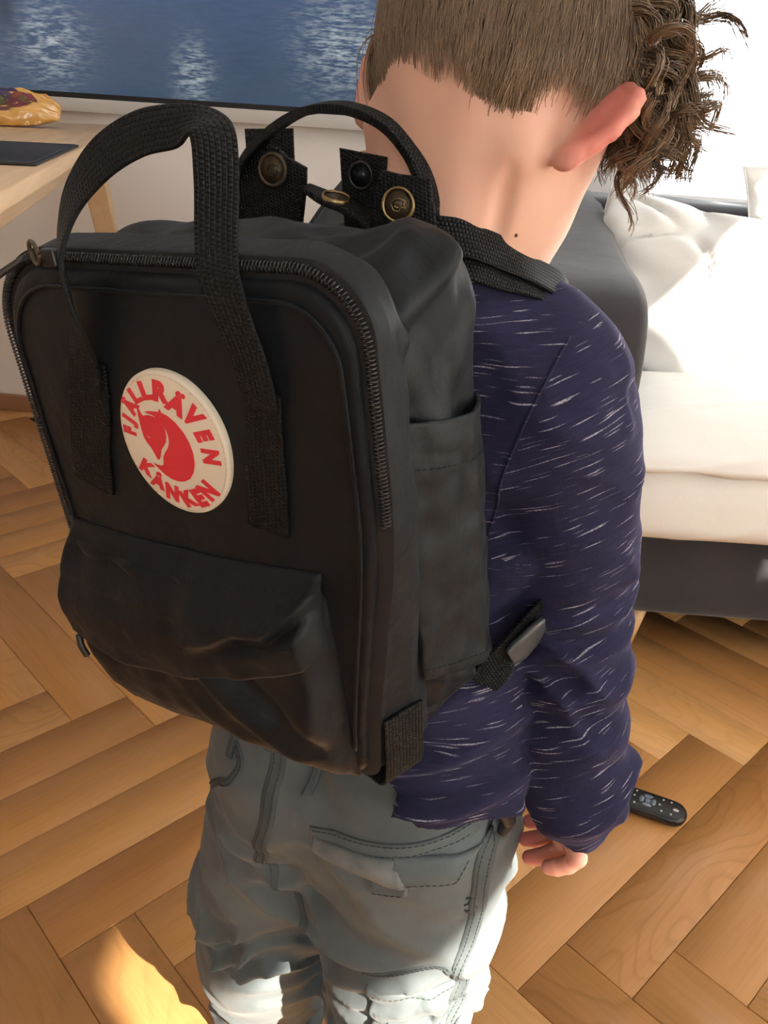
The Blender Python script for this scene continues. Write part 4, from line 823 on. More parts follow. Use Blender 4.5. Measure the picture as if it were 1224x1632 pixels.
q, X, Y, Z = gR.sl((-9, -9, -9), (9, 9, 9)); k = np.maximum(.045*sstep(.715, .765, Z), 1e-4)+0*X+0*Y
hh = np.maximum(k-np.abs(gT.F-gR.F), 0)/k; FR_ = gR.F.copy(); gT.F = (np.minimum(gT.F, gR.F)-hh*hh*k*.25).astype(np.float32)
V, F = gT.mesh(); V = relax(V, F, 2); SHV, SHF = V, F
ii = np.clip(np.round((V-gT.lo)/gT.h).astype(int), 0, gT.n-1); fr_ = FR_[tuple(ii.T)]
seam_s = np.interp(V[:, 2], [.60, .680, .700, .735, .775, .815, .850], [.100, .101, .104, .110, .118, .1275, .133]); isl = np.where(V[:, 2] > .700, (V[:, 0] > seam_s) & (fr_ < .030), fr_ < .0042)
fs = isl[F].sum(1) >= 3
def subset(V, F, m): u = np.unique(F[m]); r = np.full(len(V), -1); r[u] = np.arange(len(u)); return V[u], r[F[m]]
shirt = pobj('shirt', mesh('shirt', *subset(V, F, ~fs)), M_KNIT, label='navy long sleeved shirt flecked with short white dashes')
obj('sleeve', mesh('sleeve', *subset(V, F, fs)), M_KNITS, shirt)
V, F = gL.mesh(); V = relax(V, F, 2); obj('sleeve', mesh('sleeve', V, F), M_KNITS, shirt)
def on_mesh(V, F):                                            # ray caster against a mesh in the boy's own axes
    from mathutils.bvhtree import BVHTree
    return BVHTree.FromPolygons([tuple(v) for v in V], [tuple(int(i) for i in f) for f in F])
# ---- trousers
def twill():
    m = NT('washed grey cotton'); n = m.noise(m.coord(), 16, 4, .6); n2 = m.noise(m.coord(scale=(1, 1, .5)), 110, 3)
    base = m.mix(m.ramp(n, [(.3, (0, 0, 0)), (.7, (1, 1, 1))]), (.080, .096, .099), (.120, .140, .143)); base = m.mix(m.math('MULTIPLY', n2, .25), base, (.165, .185, .184))
    m.p(Base_Color=base, Roughness=.9, Specular_IOR_Level=.2, Sheen_Weight=.1, Normal=m.bump(m.noise(m.coord(), 1300, 1), .12, .0006, m.bump(n2, .25, .0015))); return m.m
M_TWILL = twill(); M_TSEAM = fabric('grey cotton seam', (.085, .100, .102), (.060, .072, .074), .9, 1500); M_TLIN = fabric('pale worn cotton', (.20, .21, .205), (.13, .145, .145), .9, 1500, 60)
g = Grid((-.20, .02, .03), (.22, .30, .62), .0030)
c = .034
for sg in (-1, 1): g.chain([(c-.004+sg*.045, .172, .585), (c-.007+sg*.049, .155, .535), (c-.009+sg*.052, .150, .455)], [.050, .060, .074], .04)
g.ell((c+.038, .118, .475), (.06, .055, .06), .04); g.ell((c-.055, .118, .475), (.06, .055, .06), .04)
g.chain([(.077, .148, .455), (.079, .142, .375), (.076, .143, .29), (.073, .152, .20), (.072, .168, .06)], [.076, .072, .063, .058, .053], .025)
g.chain([(-.026, .152, .455), (-.048, .148, .36), (-.068, .146, .27), (-.080, .150, .18), (-.085, .168, .05)], [.076, .071, .065, .060, .053], .025)
g.cone((.03, .150, .42), (.020, .150, .385), .055, .026, .03)
g.wrinkle((-.30, -.2, 1), .036, lambda X, Y, Z: .0070*sstep(.47, .38, Z)+.0018+0*X*Y, 1.5, 41, .06, .9)
g.wrinkle((.55, .1, 1), .050, lambda X, Y, Z: .0060*sstep(.48, .38, Z)+.0022+0*X*Y, 1.8, 47, .06)
g.noise((.07, .07, .035), .0018, 41); g.noise((.028, .028, .014), .0009, 42)
q, X, Y, Z = g.sl((-1, -1, -1), (2, 2, 2)); g.F[q] = np.maximum(g.F[q], (Z-(.588-.10*np.maximum(X-.03, 0)+0*Y))*.9); g.F[q] = np.maximum(g.F[q], (.042-Z+0*X+0*Y))
V, F = g.mesh(); V = relax(V, F, 5)
trousers = pobj('trousers', mesh('trousers', V, F), M_TWILL, label='washed grey cargo trousers with a back pocket and seams')
TB = on_mesh(V, F)
def tp_(s_, z, lift=.0, frm=-.3):                             # the trousers' back surface at (s,z)
    h, n_, _, _ = TB.ray_cast(Vector((s_, frm, z)), Vector((0, 1, 0)))
    if h is None: h, n_, _, _ = TB.find_nearest(Vector((s_, .12, z)))
    if n_.y > 0: n_ = -n_
    return np.array(h)+np.array(n_)*lift
def tside(z, p_, lift=0.0, sg=1):
    h, n_, _, _ = TB.ray_cast(Vector((.5*sg, p_, z)), Vector((-sg, 0, 0)))
    if h is None: h, n_, _, _ = TB.find_nearest(Vector((.2*sg, p_, z)))
    return np.array(h)+np.array(n_)*lift
def seamline(name, P, r=.0022, lift=.0008, mat=None, n=40, f=tp_, kind=None):
    P = crom(np.array([(a, 0, b) for a, b in P]), n); Q = np.array([f(a, b, lift) for a, _, b in P]); return obj(name, MB().tube(Q, r, 6).me(name), mat or M_TSEAM, trousers, kind=kind), Q
def tpatch(name, quad, lift, thick, mat=None, nu=26, nv=20, rough=.0, seed=0):
    a, b, c_, d = [np.array(q) for q in quad]; T_ = np.zeros((nu, nv, 3)); B_ = T_.copy()
    for i in range(nu):
        for j in range(nv):
            u_, v_ = i/(nu-1), j/(nv-1); s_, z = (a*(1-u_)+b*u_)*(1-v_)+(d*(1-u_)+c_*u_)*v_
            e = min(u_, 1-u_, v_, 1-v_); l = (lift if not callable(lift) else lift(u_, v_))*sstep(-.02, .06, e)+rough*nz(s_*60, z*60, seed)
            T_[i, j] = tp_(s_, z, l+thick); B_[i, j] = tp_(s_, z, -.001)
    V, F = slab(T_, B_); me = mesh(name, V, F); o = obj(name, me, mat or M_TWILL, trousers); fix(o); return o, T_
def fix(o):
    bm = bmesh.new(); bm.from_mesh(o.data); bmesh.ops.recalc_face_normals(bm, faces=bm.faces); bm.to_mesh(o.data); bm.free()

def seam_strip(name, P, w_, lift=.0012, n=40, st=True):     # flat felled seam: a raised band with two stitch lines
    C_ = crom(np.array([(a, 0, b) for a, b in P]), n)[:, [0, 2]]; T_ = norm(np.gradient(C_, axis=0)); N_ = np.stack([-T_[:, 1], T_[:, 0]], 1); G = np.zeros((n, 7, 3)); B_ = G.copy()
    for i in range(n):
        for j, (o_, l) in enumerate(((-1, -.0004), (-.85, 1), (-.45, 1.15), (0, .75), (.45, 1.15), (.85, 1), (1, -.0004))):
            q = C_[i]+N_[i]*o_*w_/2; G[i, j] = tp_(q[0], q[1], l*lift+.0006*nz(i*.55, j, 3)); B_[i, j] = tp_(q[0], q[1], -.0012)
    V, F = slab(G, B_); o = obj(name, mesh(name, V, F), M_TSEAM, trousers); fix(o)
    if st:
        for j in (2, 4): stitches([G[i, j]+np.array([0, -.0004, 0]) for i in range(n)], 'seam_stitching', M_TST, trousers, .0026, .0012, .0004)
    return o
M_TST = plain('dark grey thread', (.030, .036, .036), .8)
seam_strip('centre_seam', [(-.006, .560), (-.0055, .5376), (-.0043, .5089), (-.0047, .4776), (-.012, .445), (-.0185, .4149)], .0125)
seam_strip('inner_seam', [(-.019, .417), (-.008, .402), (.0022, .379), (.0135, .353), (.0140, .320)], .006, .001, 30, False)
seam_strip('side_seam', [(.147, .535), (.1500, .4927), (.1490, .4269), (.1440, .3454), (.140, .27)], .008, .0012, 40)
for a, b, c_, d in (((.0200, .508), (.0270, .509), (.0285, .537), (.0215, .536)), ((-.0165, .529), (-.0085, .530), (-.0085, .549), (-.0165, .548)), ((-.050, .508), (-.044, .509), (-.044, .533), (-.050, .532))): tpatch('belt_loop', [a, b, c_, d], .0016, .0014, M_TSEAM, 10, 14)
# right back pocket: welt, folded-back pale flap, buttoned tab
o, W_ = tpatch('pocket_welt', [(.0325, .4790), (.1420, .5085), (.1410, .5180), (.0320, .4900)], .0010, .0012, None, 40, 12); stitches([W_[i, 2]+np.array([0, -.0004, 0]) for i in range(1, 39)], 'welt_stitching', M_TST, trousers); stitches([W_[i, 9]+np.array([0, -.0004, 0]) for i in range(1, 39)], 'welt_stitching', M_TST, trousers)
tpatch('pocket_flap', [(.0400, .4720), (.1120, .4770), (.1040, .4990), (.0350, .4850)], lambda u_, v_: .0035+.0045*math.sin(math.pi*min(1, v_*1.1))*(1-.4*u_), .0016, M_TLIN, 40, 22, .0022, 3)
o, W_ = tpatch('pocket_flap', [(.0960, .4740), (.1400, .4820), (.1465, .5010), (.0980, .5000)], lambda u_, v_: .0022+.0022*math.sin(math.pi*v_), .0016, None, 34, 22, .0016, 5); stitches([W_[i, 3]+np.array([0, -.0005, 0]) for i in range(2, 32)], 'flap_stitching', M_TST, trousers); stitches([W_[30, j]+np.array([0, -.0005, 0]) for j in range(2, 20)], 'flap_stitching', M_TST, trousers)
o, W_ = tpatch('pocket_tab', [(.0880, .4640), (.1120, .4700), (.1115, .4830), (.0865, .4780)], .0030, .0016, None, 20, 14); stitches([W_[i, 2]+np.array([0, -.0005, 0]) for i in range(1, 19)], 'tab_stitching', M_TST, trousers)
# left hip pocket edge and knee pocket on the right leg
seam_strip('hip_pocket_edge', [(-.066, .535), (-.047, .522), (-.035, .512), (-.040, .496), (-.052, .486)], .007, .0014, 30)
seam_strip('hip_pocket_edge', [(-.052, .486), (-.060, .478), (-.067, .469)], .006, .0014, 16, False)
o, W_ = tpatch('knee_pocket', [(.088, .285), (.136, .292), (.140, .345), (.086, .352)], lambda u_, v_: .0025+.006*max(0, nz(u_*2.2, v_*3.1, 4)), .0014, None, 34, 34, .003, 8); stitches([W_[i, 30]+np.array([0, -.0005, 0]) for i in range(1, 33)], 'pocket_stitching', M_TST, trousers)
seam_strip('knee_seam', [(.083, .3656), (.108, .374), (.1325, .380), (.142, .372)], .006, .001, 26)
q_ = [tp_(a, b, .0006) for a, b in ((.1440, .452), (.1490, .4535), (.1450, .446), (.1495, .447))]
for a, b in (((.1440, .4535), (.1490, .4515)), ((.1465, .4525), (.1455, .4455)), ((.1435, .4465), (.1480, .4445)), ((.1440, .4400), (.1450, .4340)), ((.1485, .4390), (.1490, .4335)), ((.1445, .4370), (.1490, .4362))): P = [tp_(a[0]+(b[0]-a[0])*t, a[1]+(b[1]-a[1])*t, .0005) for t in (0, .5, 1)]; obj('embroidery', MB().tube(P, .0007, 5).me('embroidery'), M_TST, trousers)
mb = MB().tube(crom([(.146, .118, .530), (.1535, .126, .517), (.1560, .130, .505), (.1530, .127, .496)], 14), [.0055]*4+[.006]*6+[.0045]*4, 8); obj('waist_cord_end', mb.me('waist_cord_end'), plain('dark waist cord', (.02, .022, .024), .6), trousers)

SB = on_mesh(SHV, SHF)
Q = []
for s_, z in crom(np.array([(.1318, 0, .842), (.1275, 0, .815), (.118, 0, .775), (.110, 0, .735), (.104, 0, .700), (.1025, 0, .690)]), 34)[:, [0, 2]]:
    h, n_, _, _ = SB.ray_cast(Vector((s_, -.2, z)), Vector((0, 1, 0)))
    if h is not None: Q.append(np.array(h)+np.array([0, -.0004, 0]))
if len(Q) > 4: obj('armhole_seam', MB().tube(Q, .0010, 6).me('armhole_seam'), M_KNIT, shirt)
# ------------------------------------------------------------------ television on the wall
tv = thing('television', 'large flat television on the white wall showing dark blue rippling water', 'television', rp(.72, -.045, .862), (0, 0, RZ))
obj('casing', bevbox('casing', (-.86, -.012, .0), (.78, .044, .99), .006), plain('black tv plastic', (.012, .012, .013), .4), tv)
obj('lower_band', bevbox('lower_band', (-.86, -.017, -.004), (.78, -.0122, .028), .002), plain('silver grey tv band', (.50, .48, .46), .45), tv, label='light grey lower band')  # pale grey strip along the lower edge of the casing
def screen():
    m = NT('water picture'); uv = m.n('TexCoord').outputs['Object']
    def stretch(sx, sz, a=(0, 0, 0)): return m.n('Mapping', {0: uv, 'Scale': (sx, 1, sz), 'Location': a}).outputs[0]
    rip = m.noise(stretch(17, 95), 1.0, 4, .6); rip2 = m.noise(stretch(45, 260), 1.0, 2, .5); big = m.noise(stretch(4.6, 1.1, (1.7, 0, 2)), 1.0, 1, .4); sep = m.n('SeparateXYZ', {0: uv}); hz = m.math('MULTIPLY', sep.outputs[2], 1.0)
    base = m.ramp(hz, [(.02, (.030, .058, .100)), (.14, (.036, .064, .120)), (.30, (.050, .085, .165))]); base = m.mix(m.math('MULTIPLY', rip, .8), base, (.014, .026, .052))
    def streak(x0, w_, z0, hz_):                              # column of lights mirrored in the water
        a = m.math('DIVIDE', m.math('SUBTRACT', sep.outputs[0], x0), w_); b = m.math('DIVIDE', m.math('SUBTRACT', sep.outputs[2], z0), hz_)
        return m.math('EXPONENT', m.math('MULTIPLY', m.math('ADD', m.math('MULTIPLY', a, a), m.math('MULTIPLY', b, b)), -1.0))
    col = m.math('ADD', m.math('ADD', m.math('ADD', streak(-.395, .085, .15, .085), m.math('MULTIPLY', streak(-.60, .05, .15, .09), 1.0)), m.math('MULTIPLY', streak(-.03, .045, .095, .07), .95)), m.math('ADD', m.math('MULTIPLY', streak(.34, .10, .18, .10), 1.0), m.math('MULTIPLY', streak(.52, .08, .12, .15), .6)))
    gl = m.ramp(m.math('ADD', m.math('MULTIPLY', rip, .65), m.math('MULTIPLY', rip2, .45)), [(.50, (0, 0, 0)), (.66, (1, 1, 1))]); f = m.math('MINIMUM', m.math('MULTIPLY', m.math('MULTIPLY', gl, col), 1.0), 1.0)
    colr = m.mix(f, base, (.26, .30, .32)); colr = m.mix(m.math('MULTIPLY', streak(-.50, .030, .22, .07), .75), colr, (.012, .020, .034))
    m.p(Base_Color=(.01, .01, .012), Roughness=.25, Emission_Color=colr, Emission_Strength=1.0); return m.m
obj('screen', MB().box((-.852, -.0135, .040), (.772, -.0122, .982)).me('screen', False), screen(), tv)
obj('screen_rim', MB().box((-.86, -.0150, .030), (.78, -.0122, .0385)).me('screen_rim', False), plain('black tv rim', (.006, .006, .007), .5), tv)

# ------------------------------------------------------------------ table on the left with the things on it
def wood(name, c1, c2, rough=.5):
    m = NT(name); n = m.noise(m.coord(scale=(30, 2.5, 30)), 2.0, 4, .6); m.p(Base_Color=m.mix(m.ramp(n, [(.3, (0, 0, 0)), (.75, (1, 1, 1))]), c1, c2), Roughness=rough); return m.m
M_ASH = wood('pale ash wood', (.66, .47, .29), (.52, .34, .19)); M_ASHE = wood('pale ash edge', (.72, .52, .31), (.62, .42, .23))
TZ = .840; ta = math.radians(11.3); tc = np.array([-.435, .96]); td = np.array([-math.sin(ta), math.cos(ta)]); tr = np.array([td[1], -td[0]])   # near right corner, long direction, across direction
table = thing('table', 'pale wooden table with slanted legs by the wall on the left', 'table', (tc[0]-tr[0]*.4+td[0]*.62, tc[1]-tr[1]*.4+td[1]*.62, 0), (0, 0, ta))
obj('tabletop', bevbox('tabletop', (-.40, -1.50, TZ-.022), (.40, .68, TZ), .004), M_ASH, table)
for sx_, sy_ in ((1, 1), (1, -1), (-1, 1), (-1, -1)):
    if sx_ == 1 and sy_ == 1: top, bot = np.array([.335, .50]), np.array([.435, .60])
    else: top, bot = (np.array([.335*sx_, .50]), np.array([.40*sx_, .60])) if sy_ > 0 else (np.array([.335*sx_, -1.36]), np.array([.39*sx_, -1.44]))
    V = []; 
    for t, hw in ((0, .026), (.02, .026), (.5, .022), (.98, .015), (1, .015)):
        cx, cy = top+(bot-top)*t; z = (TZ-.0222)*(1-t); V += [(cx-hw, cy-hw, z), (cx+hw, cy-hw, z), (cx+hw, cy+hw, z), (cx-hw, cy+hw, z)]
    F = [(i*4+j, (i+1)*4+j, (i+1)*4+(j+1) % 4, i*4+(j+1) % 4) for i in range(4) for j in range(4)]+[(0, 1, 2, 3), (19, 18, 17, 16)]
    o = obj('leg', mesh('leg', V, F, smooth=False), M_ASHE, table); bv = o.modifiers.new('bevel', 'BEVEL'); bv.width = .004; bv.segments = 2
o = obj('apron', bevbox('apron', (-.31, .47, TZ-.085), (.31, .492, TZ-.0222), .003), M_ASH, table)
for x in (.305, -.327): obj('apron', bevbox('apron', (x, -1.34, TZ-.085), (x+.022, .468, TZ-.0222), .003), M_ASH, table)
mat_ = thing('desk_mat', 'flat black desk mat on the pale table', 'mat', (-.695, 1.365, TZ), (0, 0, math.radians(10)))
mt = bevbox('mat_pad', (-.32, -.165, .0003), (.165, .175, .0045), .0018); obj('mat_pad', mt, fabric('black leather mat', (.022, .022, .024), (.018, .018, .019), .5, 900, 40), mat_)
mb = MB(); rr_ = [(.158, -.158), (.158, .168), (-.313, .168), (-.313, -.158)]
for a, b in zip(rr_, rr_[1:]+rr_[:1]): mb.tube([(a[0], a[1], .0046), ((a[0]+b[0])/2, (a[1]+b[1])/2, .0046), (b[0], b[1], .0046)], .0008, 5)
obj('mat_stitching', mb.me('mat_stitching'), plain('grey thread', (.05, .05, .05), .8), mat_)
# bag of fruit gums
candy = thing('sweets_bag', 'shiny bag of colourful fruit gums at the back of the pale table', 'bag', (-.880, 1.985, TZ+.0275), (math.radians(40), 0, math.radians(7)))
def foil():
    m = NT('printed foil'); n = m.noise(m.coord(), 14, 2); m.p(Base_Color=m.mix(n, (.72, .42, .10), (.60, .30, .08)), Roughness=.22, Specular_IOR_Level=.7, Coat_Weight=.5); return m.m
def pouch(L, W_, Hh, nu=46, nv=30):
    T_ = np.zeros((nu, nv, 3)); B_ = T_.copy()
    for i in range(nu):
        for j in range(nv):
            a, b = i/(nu-1)*2-1, j/(nv-1)*2-1; x, y = a*L/2, b*W_/2*(1-.55*abs(a)**2.6); k = max(0, (1-abs(a)**2.6))**.7*max(0, (1-abs(b)**2.2))**.6
            cr = (.010*(1-k)+.004)*nz(a*4, b*5, 1)+.004*nz(a*9, b*11, 4)
            z = Hh*.42*(1-abs(a)**4)+.006*abs(a)**3; T_[i, j] = (x, y, max(.0025, z*.5+k*Hh*.62+cr)); B_[i, j] = (x, y, max(.0006, z*.45-k*Hh*.5+cr*.4))
    return T_, B_
T_, B_ = pouch(.26, .098, .050); V, F = slab(T_, B_); o = obj('pouch', mesh('pouch', V, F), foil(), candy); fix(o)
def cwin():
    m = NT('gum picture print'); v = m.n('TexVoronoi', {'Vector': m.coord(), 'Scale': 34.0}); c = m.ramp(m.n('SeparateColor', {0: v.outputs['Color']}).outputs[0], [(0, (.22, .015, .02)), (.3, (.05, .16, .03)), (.45, (.28, .02, .015)), (.62, (.03, .035, .14)), (.75, (.34, .06, .02)), (1, (.18, .01, .04))]); m.p(Base_Color=m.mix(v.outputs['Distance'], c, (.05, .01, .01)), Roughness=.2, Coat_Weight=.6); return m.m
P = []
for t in np.linspace(0, 2*math.pi, 40, endpoint=False): P.append((.22+.46*math.cos(t), .0+.66*math.sin(t)*(1-.25*math.cos(t))))
def cand(a, b, l): i = (a+1)/2*45; j = (b+1)/2*29; i0_, j0_ = min(int(i), 44), min(int(j), 28); u_, v_ = i-i0_, j-j0_; q_ = (T_[i0_, j0_]*(1-u_)+T_[i0_+1, j0_]*u_)*(1-v_)+(T_[i0_, j0_+1]*(1-u_)+T_[i0_+1, j0_+1]*u_)*v_; return q_+np.array([0, 0, l])
V = []; F = []; RN = 6
for k in range(RN+1):
    for (a, b) in P: V.append(cand(.22+(a-.22)*k/RN, b*k/RN, .0010))
n = len(P)
for k in range(RN):
    for i in range(n): F.append((k*n+i, (k+1)*n+i, (k+1)*n+(i+1) % n, k*n+(i+1) % n))
obj('gum_picture', mesh('gum_picture', V, F), cwin(), candy)
nu = 14; V = []; F = []
for i in range(nu):
    for j in range(8): V.append(cand(-.62+.42*i/(nu-1), .10+.50*j/7+.06*i/(nu-1), .0012))
obj('name_panel', mesh('name_panel', V, grid_faces(nu, 8)), plain('white foil print', (.75, .72, .70), .3), candy)
x = -.46

def cletter(ch, a, b, sz):
    me = glyph(ch, 1.0, .03); cs_ = np.array([v.co[:2] for v in me.vertices])
    for v, (p, q) in zip(me.vertices, cs_): v.co = (a+p*sz, b+q*sz*1.7, 0)
    return lay(me, 'letter', lambda X, Y, l: tuple(cand(X, Y, .0016+l)), plain('black print', (.02, .02, .02), .4), candy)
for i, ch in enumerate('EE'): cletter(ch, -.42+.10*i, .28, .13)

# ------------------------------------------------------------------ chair behind the boy
M_GREYS = fabric('dark grey upholstery', (.030, .033, .034), (.024, .027, .028), .85, 900); M_CW = wood('warm brown wood', (.36, .19, .095), (.28, .14, .065))
ch_ = thing('chair', 'dark grey upholstered chair with wooden rim, behind the boy by the wall', 'chair', (.045, 1.235, 0), (0, 0, math.radians(-168)))
# backrest: curved padded shell leaning back; local x across, y forwards (towards the seat), z up
nu, nv = 24, 20; T_ = np.zeros((nu, nv, 3)); B_ = T_.copy()
for i in range(nu):
    for j in range(nv):
        a, b = i/(nu-1)*2-1, j/(nv-1); wd = .215-.125*(max(0, b-.25)/.75)**2.37; z = .40+.445*b-.03*abs(a)**3*b; y = -.20-.10*b-.05*(1-a*a)
        T_[i, j] = (a*wd, y+.022, z); B_[i, j] = (a*wd, y-.012, z)
V, F = slab(T_, B_); o = obj('backrest', mesh('backrest', V, F), M_GREYS, ch_); fix(o); bv = o.modifiers.new('bevel', 'BEVEL'); bv.width = .006; bv.segments = 2; bv.limit_method = 'ANGLE'; bv.angle_limit = 1.0
rim = [(T_[i, nv-1]+B_[i, nv-1])/2+np.array([0, 0, .006]) for i in range(5, nu-5)]; obj('top_rail', MB().tube(rim, .017, 10).me('top_rail'), M_CW, ch_, label='warm brown wooden top rail')
obj('seat', bevbox('seat', (-.19, -.20, .395), (.19, .20, .46), .022, 3), M_GREYS, ch_)
for a in (-1, 1):
    for b, t in ((-.19, .03), (.19, -.03)): obj('leg', MB().tube([(a*.155, b, .40), (a*.165, b-t*.5, .2), (a*.175, b-t, .0)], [.018, .015, .012], 12).me('leg'), M_CW, ch_)

# ------------------------------------------------------------------ sofa on the right under the window
def velvet(name, c1, c2): return fabric(name, c1, c2, .9, 700, 7, .1, sheen=.25, wrinkle=(9, .25, .01))
M_SOFA = velvet('dark grey sofa fabric', (.036, .033, .037), (.028, .026, .029)); M_SOFAB = M_SOFA
sofa = thing('sofa', 'dark grey sofa with a rounded arm, under the bright window', 'sofa', (1.05, 1.62, 0), (0, 0, math.radians(-1.5)))
# local: x from -.85 (left arm's outer side) to .95, y from -.31 (front) to .42 (back)
def softbox(name, lo, hi, r, mat, parent, h=.012, nse=.0, extra=None, seed=0):
    lo = np.array(lo); hi = np.array(hi); c = (lo+hi)/2; b = (hi-lo)/2-r; g = Grid(lo-.03, hi+.03, h)
    def f(X, Y, Z):
        qx, qy, qz = np.abs(X-c[0])-b[0], np.abs(Y-c[1])-b[1], np.abs(Z-c[2])-b[2]
        return np.sqrt(np.maximum(qx, 0)**2+np.maximum(qy, 0)**2+np.maximum(qz, 0)**2)+np.minimum(np.maximum(np.maximum(qx, qy), qz), 0)-r
    g.put(f, lo, hi)
    if nse: g.noise((.12, .12, .12), nse, seed)
    if extra: extra(g)
    V, F = g.mesh(); V = relax(V, F, 2); return obj(name, mesh(name, V, F), mat, parent)
softbox('base', (-.82, -.305, .104), (.70, .41, .335), .03, M_SOFA, sofa, .012)
# arm: outline in the y-z plane, rounded at the front, falling from the back to the front
prof = crom(np.array([(-.312, 0, .107), (-.318, 0, .30), (-.320, 0, .48), (-.315, 0, .60), (-.285, 0, .672), (-.22, 0, .700), (-.08, 0, .715), (.10, 0, .745), (.25, 0, .775), (.36, 0, .785), (.40, 0, .765), (.415, 0, .70), (.42, 0, .40), (.415, 0, .107)]), 70)[:, [0, 2]]
def arm(x0, x1):
    cs = [(0, -.030), (.006, -.012), (.022, -.002), (.06, .0), (x1-x0-.06, 0), (x1-x0-.022, -.002), (x1-x0-.006, -.012), (x1-x0, -.030)]; cen = np.array([.05, .40]); V = []
    for (y, z) in prof:
        d = norm(np.array([y, z])-cen)
        for dx, o_ in cs: V.append((x0+dx, y+d[0]*o_, max(z+d[1]*o_, .107)))
    n, k = len(prof), len(cs); F = [(i*k+j, i*k+j+1, (i+1)*k+j+1, (i+1)*k+j) for i in range(n-1) for j in range(k-1)]+[((n-1)*k+j, (n-1)*k+j+1, j+1, j) for j in range(k-1)]
    F += [tuple(i*k for i in range(n)), tuple(i*k+k-1 for i in range(n))[::-1]]
    o = obj('arm', mesh('arm', V, F), M_SOFA, sofa); fix(o); return o
arm(-.86, -.635); arm(.515, .74)
softbox('backrest', (-.70, .24, .30), (.58, .425, .775), .035, M_SOFA, sofa, .012, .003)
softbox('seat_cushion', (-.632, -.300, .335), (.512, .25, .43), .035, M_SOFA, sofa, .012, .002)
M_LEGW = wood('pale brass wood leg', (.62, .40, .20), (.50, .30, .13), .35); M_CHROME = plain('chrome', (.75, .75, .75), .18, 1.0)
for a, b in ((-.55, -.27), (.62, -.27), (-.55, .36), (.62, .36)):
    sg = -1 if a < 0 else 1; lg = obj('leg', MB().tube([(a, b, .1065), (a+sg*.006, b-.004, .06), (a+sg*.012, b-.008, .012)], [.019, .015, .011], 14).me('leg'), M_LEGW, sofa)
    obj('foot', MB().tube([(a+sg*.012, b-.008, .0125), (a+sg*.0125, b-.008, .009), (a+sg*.013, b-.008, .0005)], [.0145, .0145, .010], 14).me('foot'), M_CHROME, lg, label='chrome foot')
# white bedding
def linen(name, c=(.80, .79, .76)):
    m = NT(name); n = m.noise(m.coord(), 14, 5, .6); m.p(Base_Color=c, Roughness=.9, Specular_IOR_Level=.15, Normal=m.bump(n, .22, .007, m.bump(m.noise(m.coord(), 1100, 1), .1, .0006))); return m.m
M_LIN = linen('white linen'); M_LIN2 = linen('off white linen', (.76, .74, .70))
def cushion(name, label, size, thick, loc, rot, mat, seed, group=None, edge=.0):
    t = thing(name, label, 'pillow', loc, rot, group); nu = nv = 72; T_ = np.zeros((nu, nv, 3)); B_ = T_.copy()
    for i in range(nu):
        for j in range(nv):
            a, b = i/(nu-1)*2-1, j/(nv-1)*2-1; pin = 1-.07*(1-a*a)*0; x = a*size[0]/2*(1-.055*(1-abs(a)**4)*0-.06*(1-b*b)**2*abs(a)**6*0); x = a*size[0]/2*(1-.07*(1-b*b)*abs(a)**3*0+.0); y = b*size[1]/2
            x *= 1-.06*(1-abs(b)**3)*abs(a)**4; y *= 1-.06*(1-abs(a)**3)*abs(b)**4
            k = (max(0, 1-abs(a)**2.4)*max(0, 1-abs(b)**2.4))**.5
            r1 = abs(nz(a*1.7+seed, b*1.9, .3)); r2 = nz(a*4+seed, b*4, 1); ang = math.atan2(b, a); rad = math.hypot(a, b)
            fo = .010*math.sin(ang*7+seed+3*nz(a*2, b*2, seed))*rad**2*(k > 0)*min(1, k*3)+.016*(nz(a*2.2+b*1.5, b*1.2-a, seed))+.007*r2-.020*(max(0, .18-r1)/.18)**2
            z = k*thick/2
            T_[i, j] = (x, y, z+fo*min(1, k*2.5)+.0022); B_[i, j] = (x, y, -z+fo*.5*min(1, k*2.5)-.0022)
    V, F = slab(T_, B_); o = obj('cover', mesh('cover', V, F), mat, t); fix(o)
    rim = [T_[i, 0]-np.array([0, 0, .0022]) for i in range(nu)]+[T_[nu-1, j]-np.array([0, 0, .0022]) for j in range(1, nv)]+[T_[i, nv-1]-np.array([0, 0, .0022]) for i in range(nu-2, -1, -1)]+[T_[0, j]-np.array([0, 0, .0022]) for j in range(nv-2, -1, -1)]
    obj('seam', MB().tube(rim, .0030, 6, False).me('seam'), mat, t); return t
def axes_rot(n_, x_):
    n_ = Vector(n_).normalized(); x_ = Vector(x_); x_ = (x_-n_*x_.dot(n_)).normalized(); y_ = n_.cross(x_); return Matrix((x_, y_, n_)).transposed().to_euler()
cushion('pillow', 'big rumpled white pillow leaning against the sofa\'s left arm', (.66, .44), .17, (.630, 1.605, .595), axes_rot((-.30, -.72, .62), (.90, -.30, -.26)), M_LIN, 2, 'white pillows on the sofa')
cushion('pillow', 'white pillow standing upright against the sofa back at the far right', (.46, .44), .13, (.93, 1.755, .68), axes_rot((-.10, -.93, .36), (1, -.05, .12)), M_LIN, 7, 'white pillows on the sofa')
duvet = thing('duvet', 'folded white duvet hanging over the front of the sofa seat', 'bedding', (.98, 1.45, .43), (0, 0, math.radians(-1.5)))
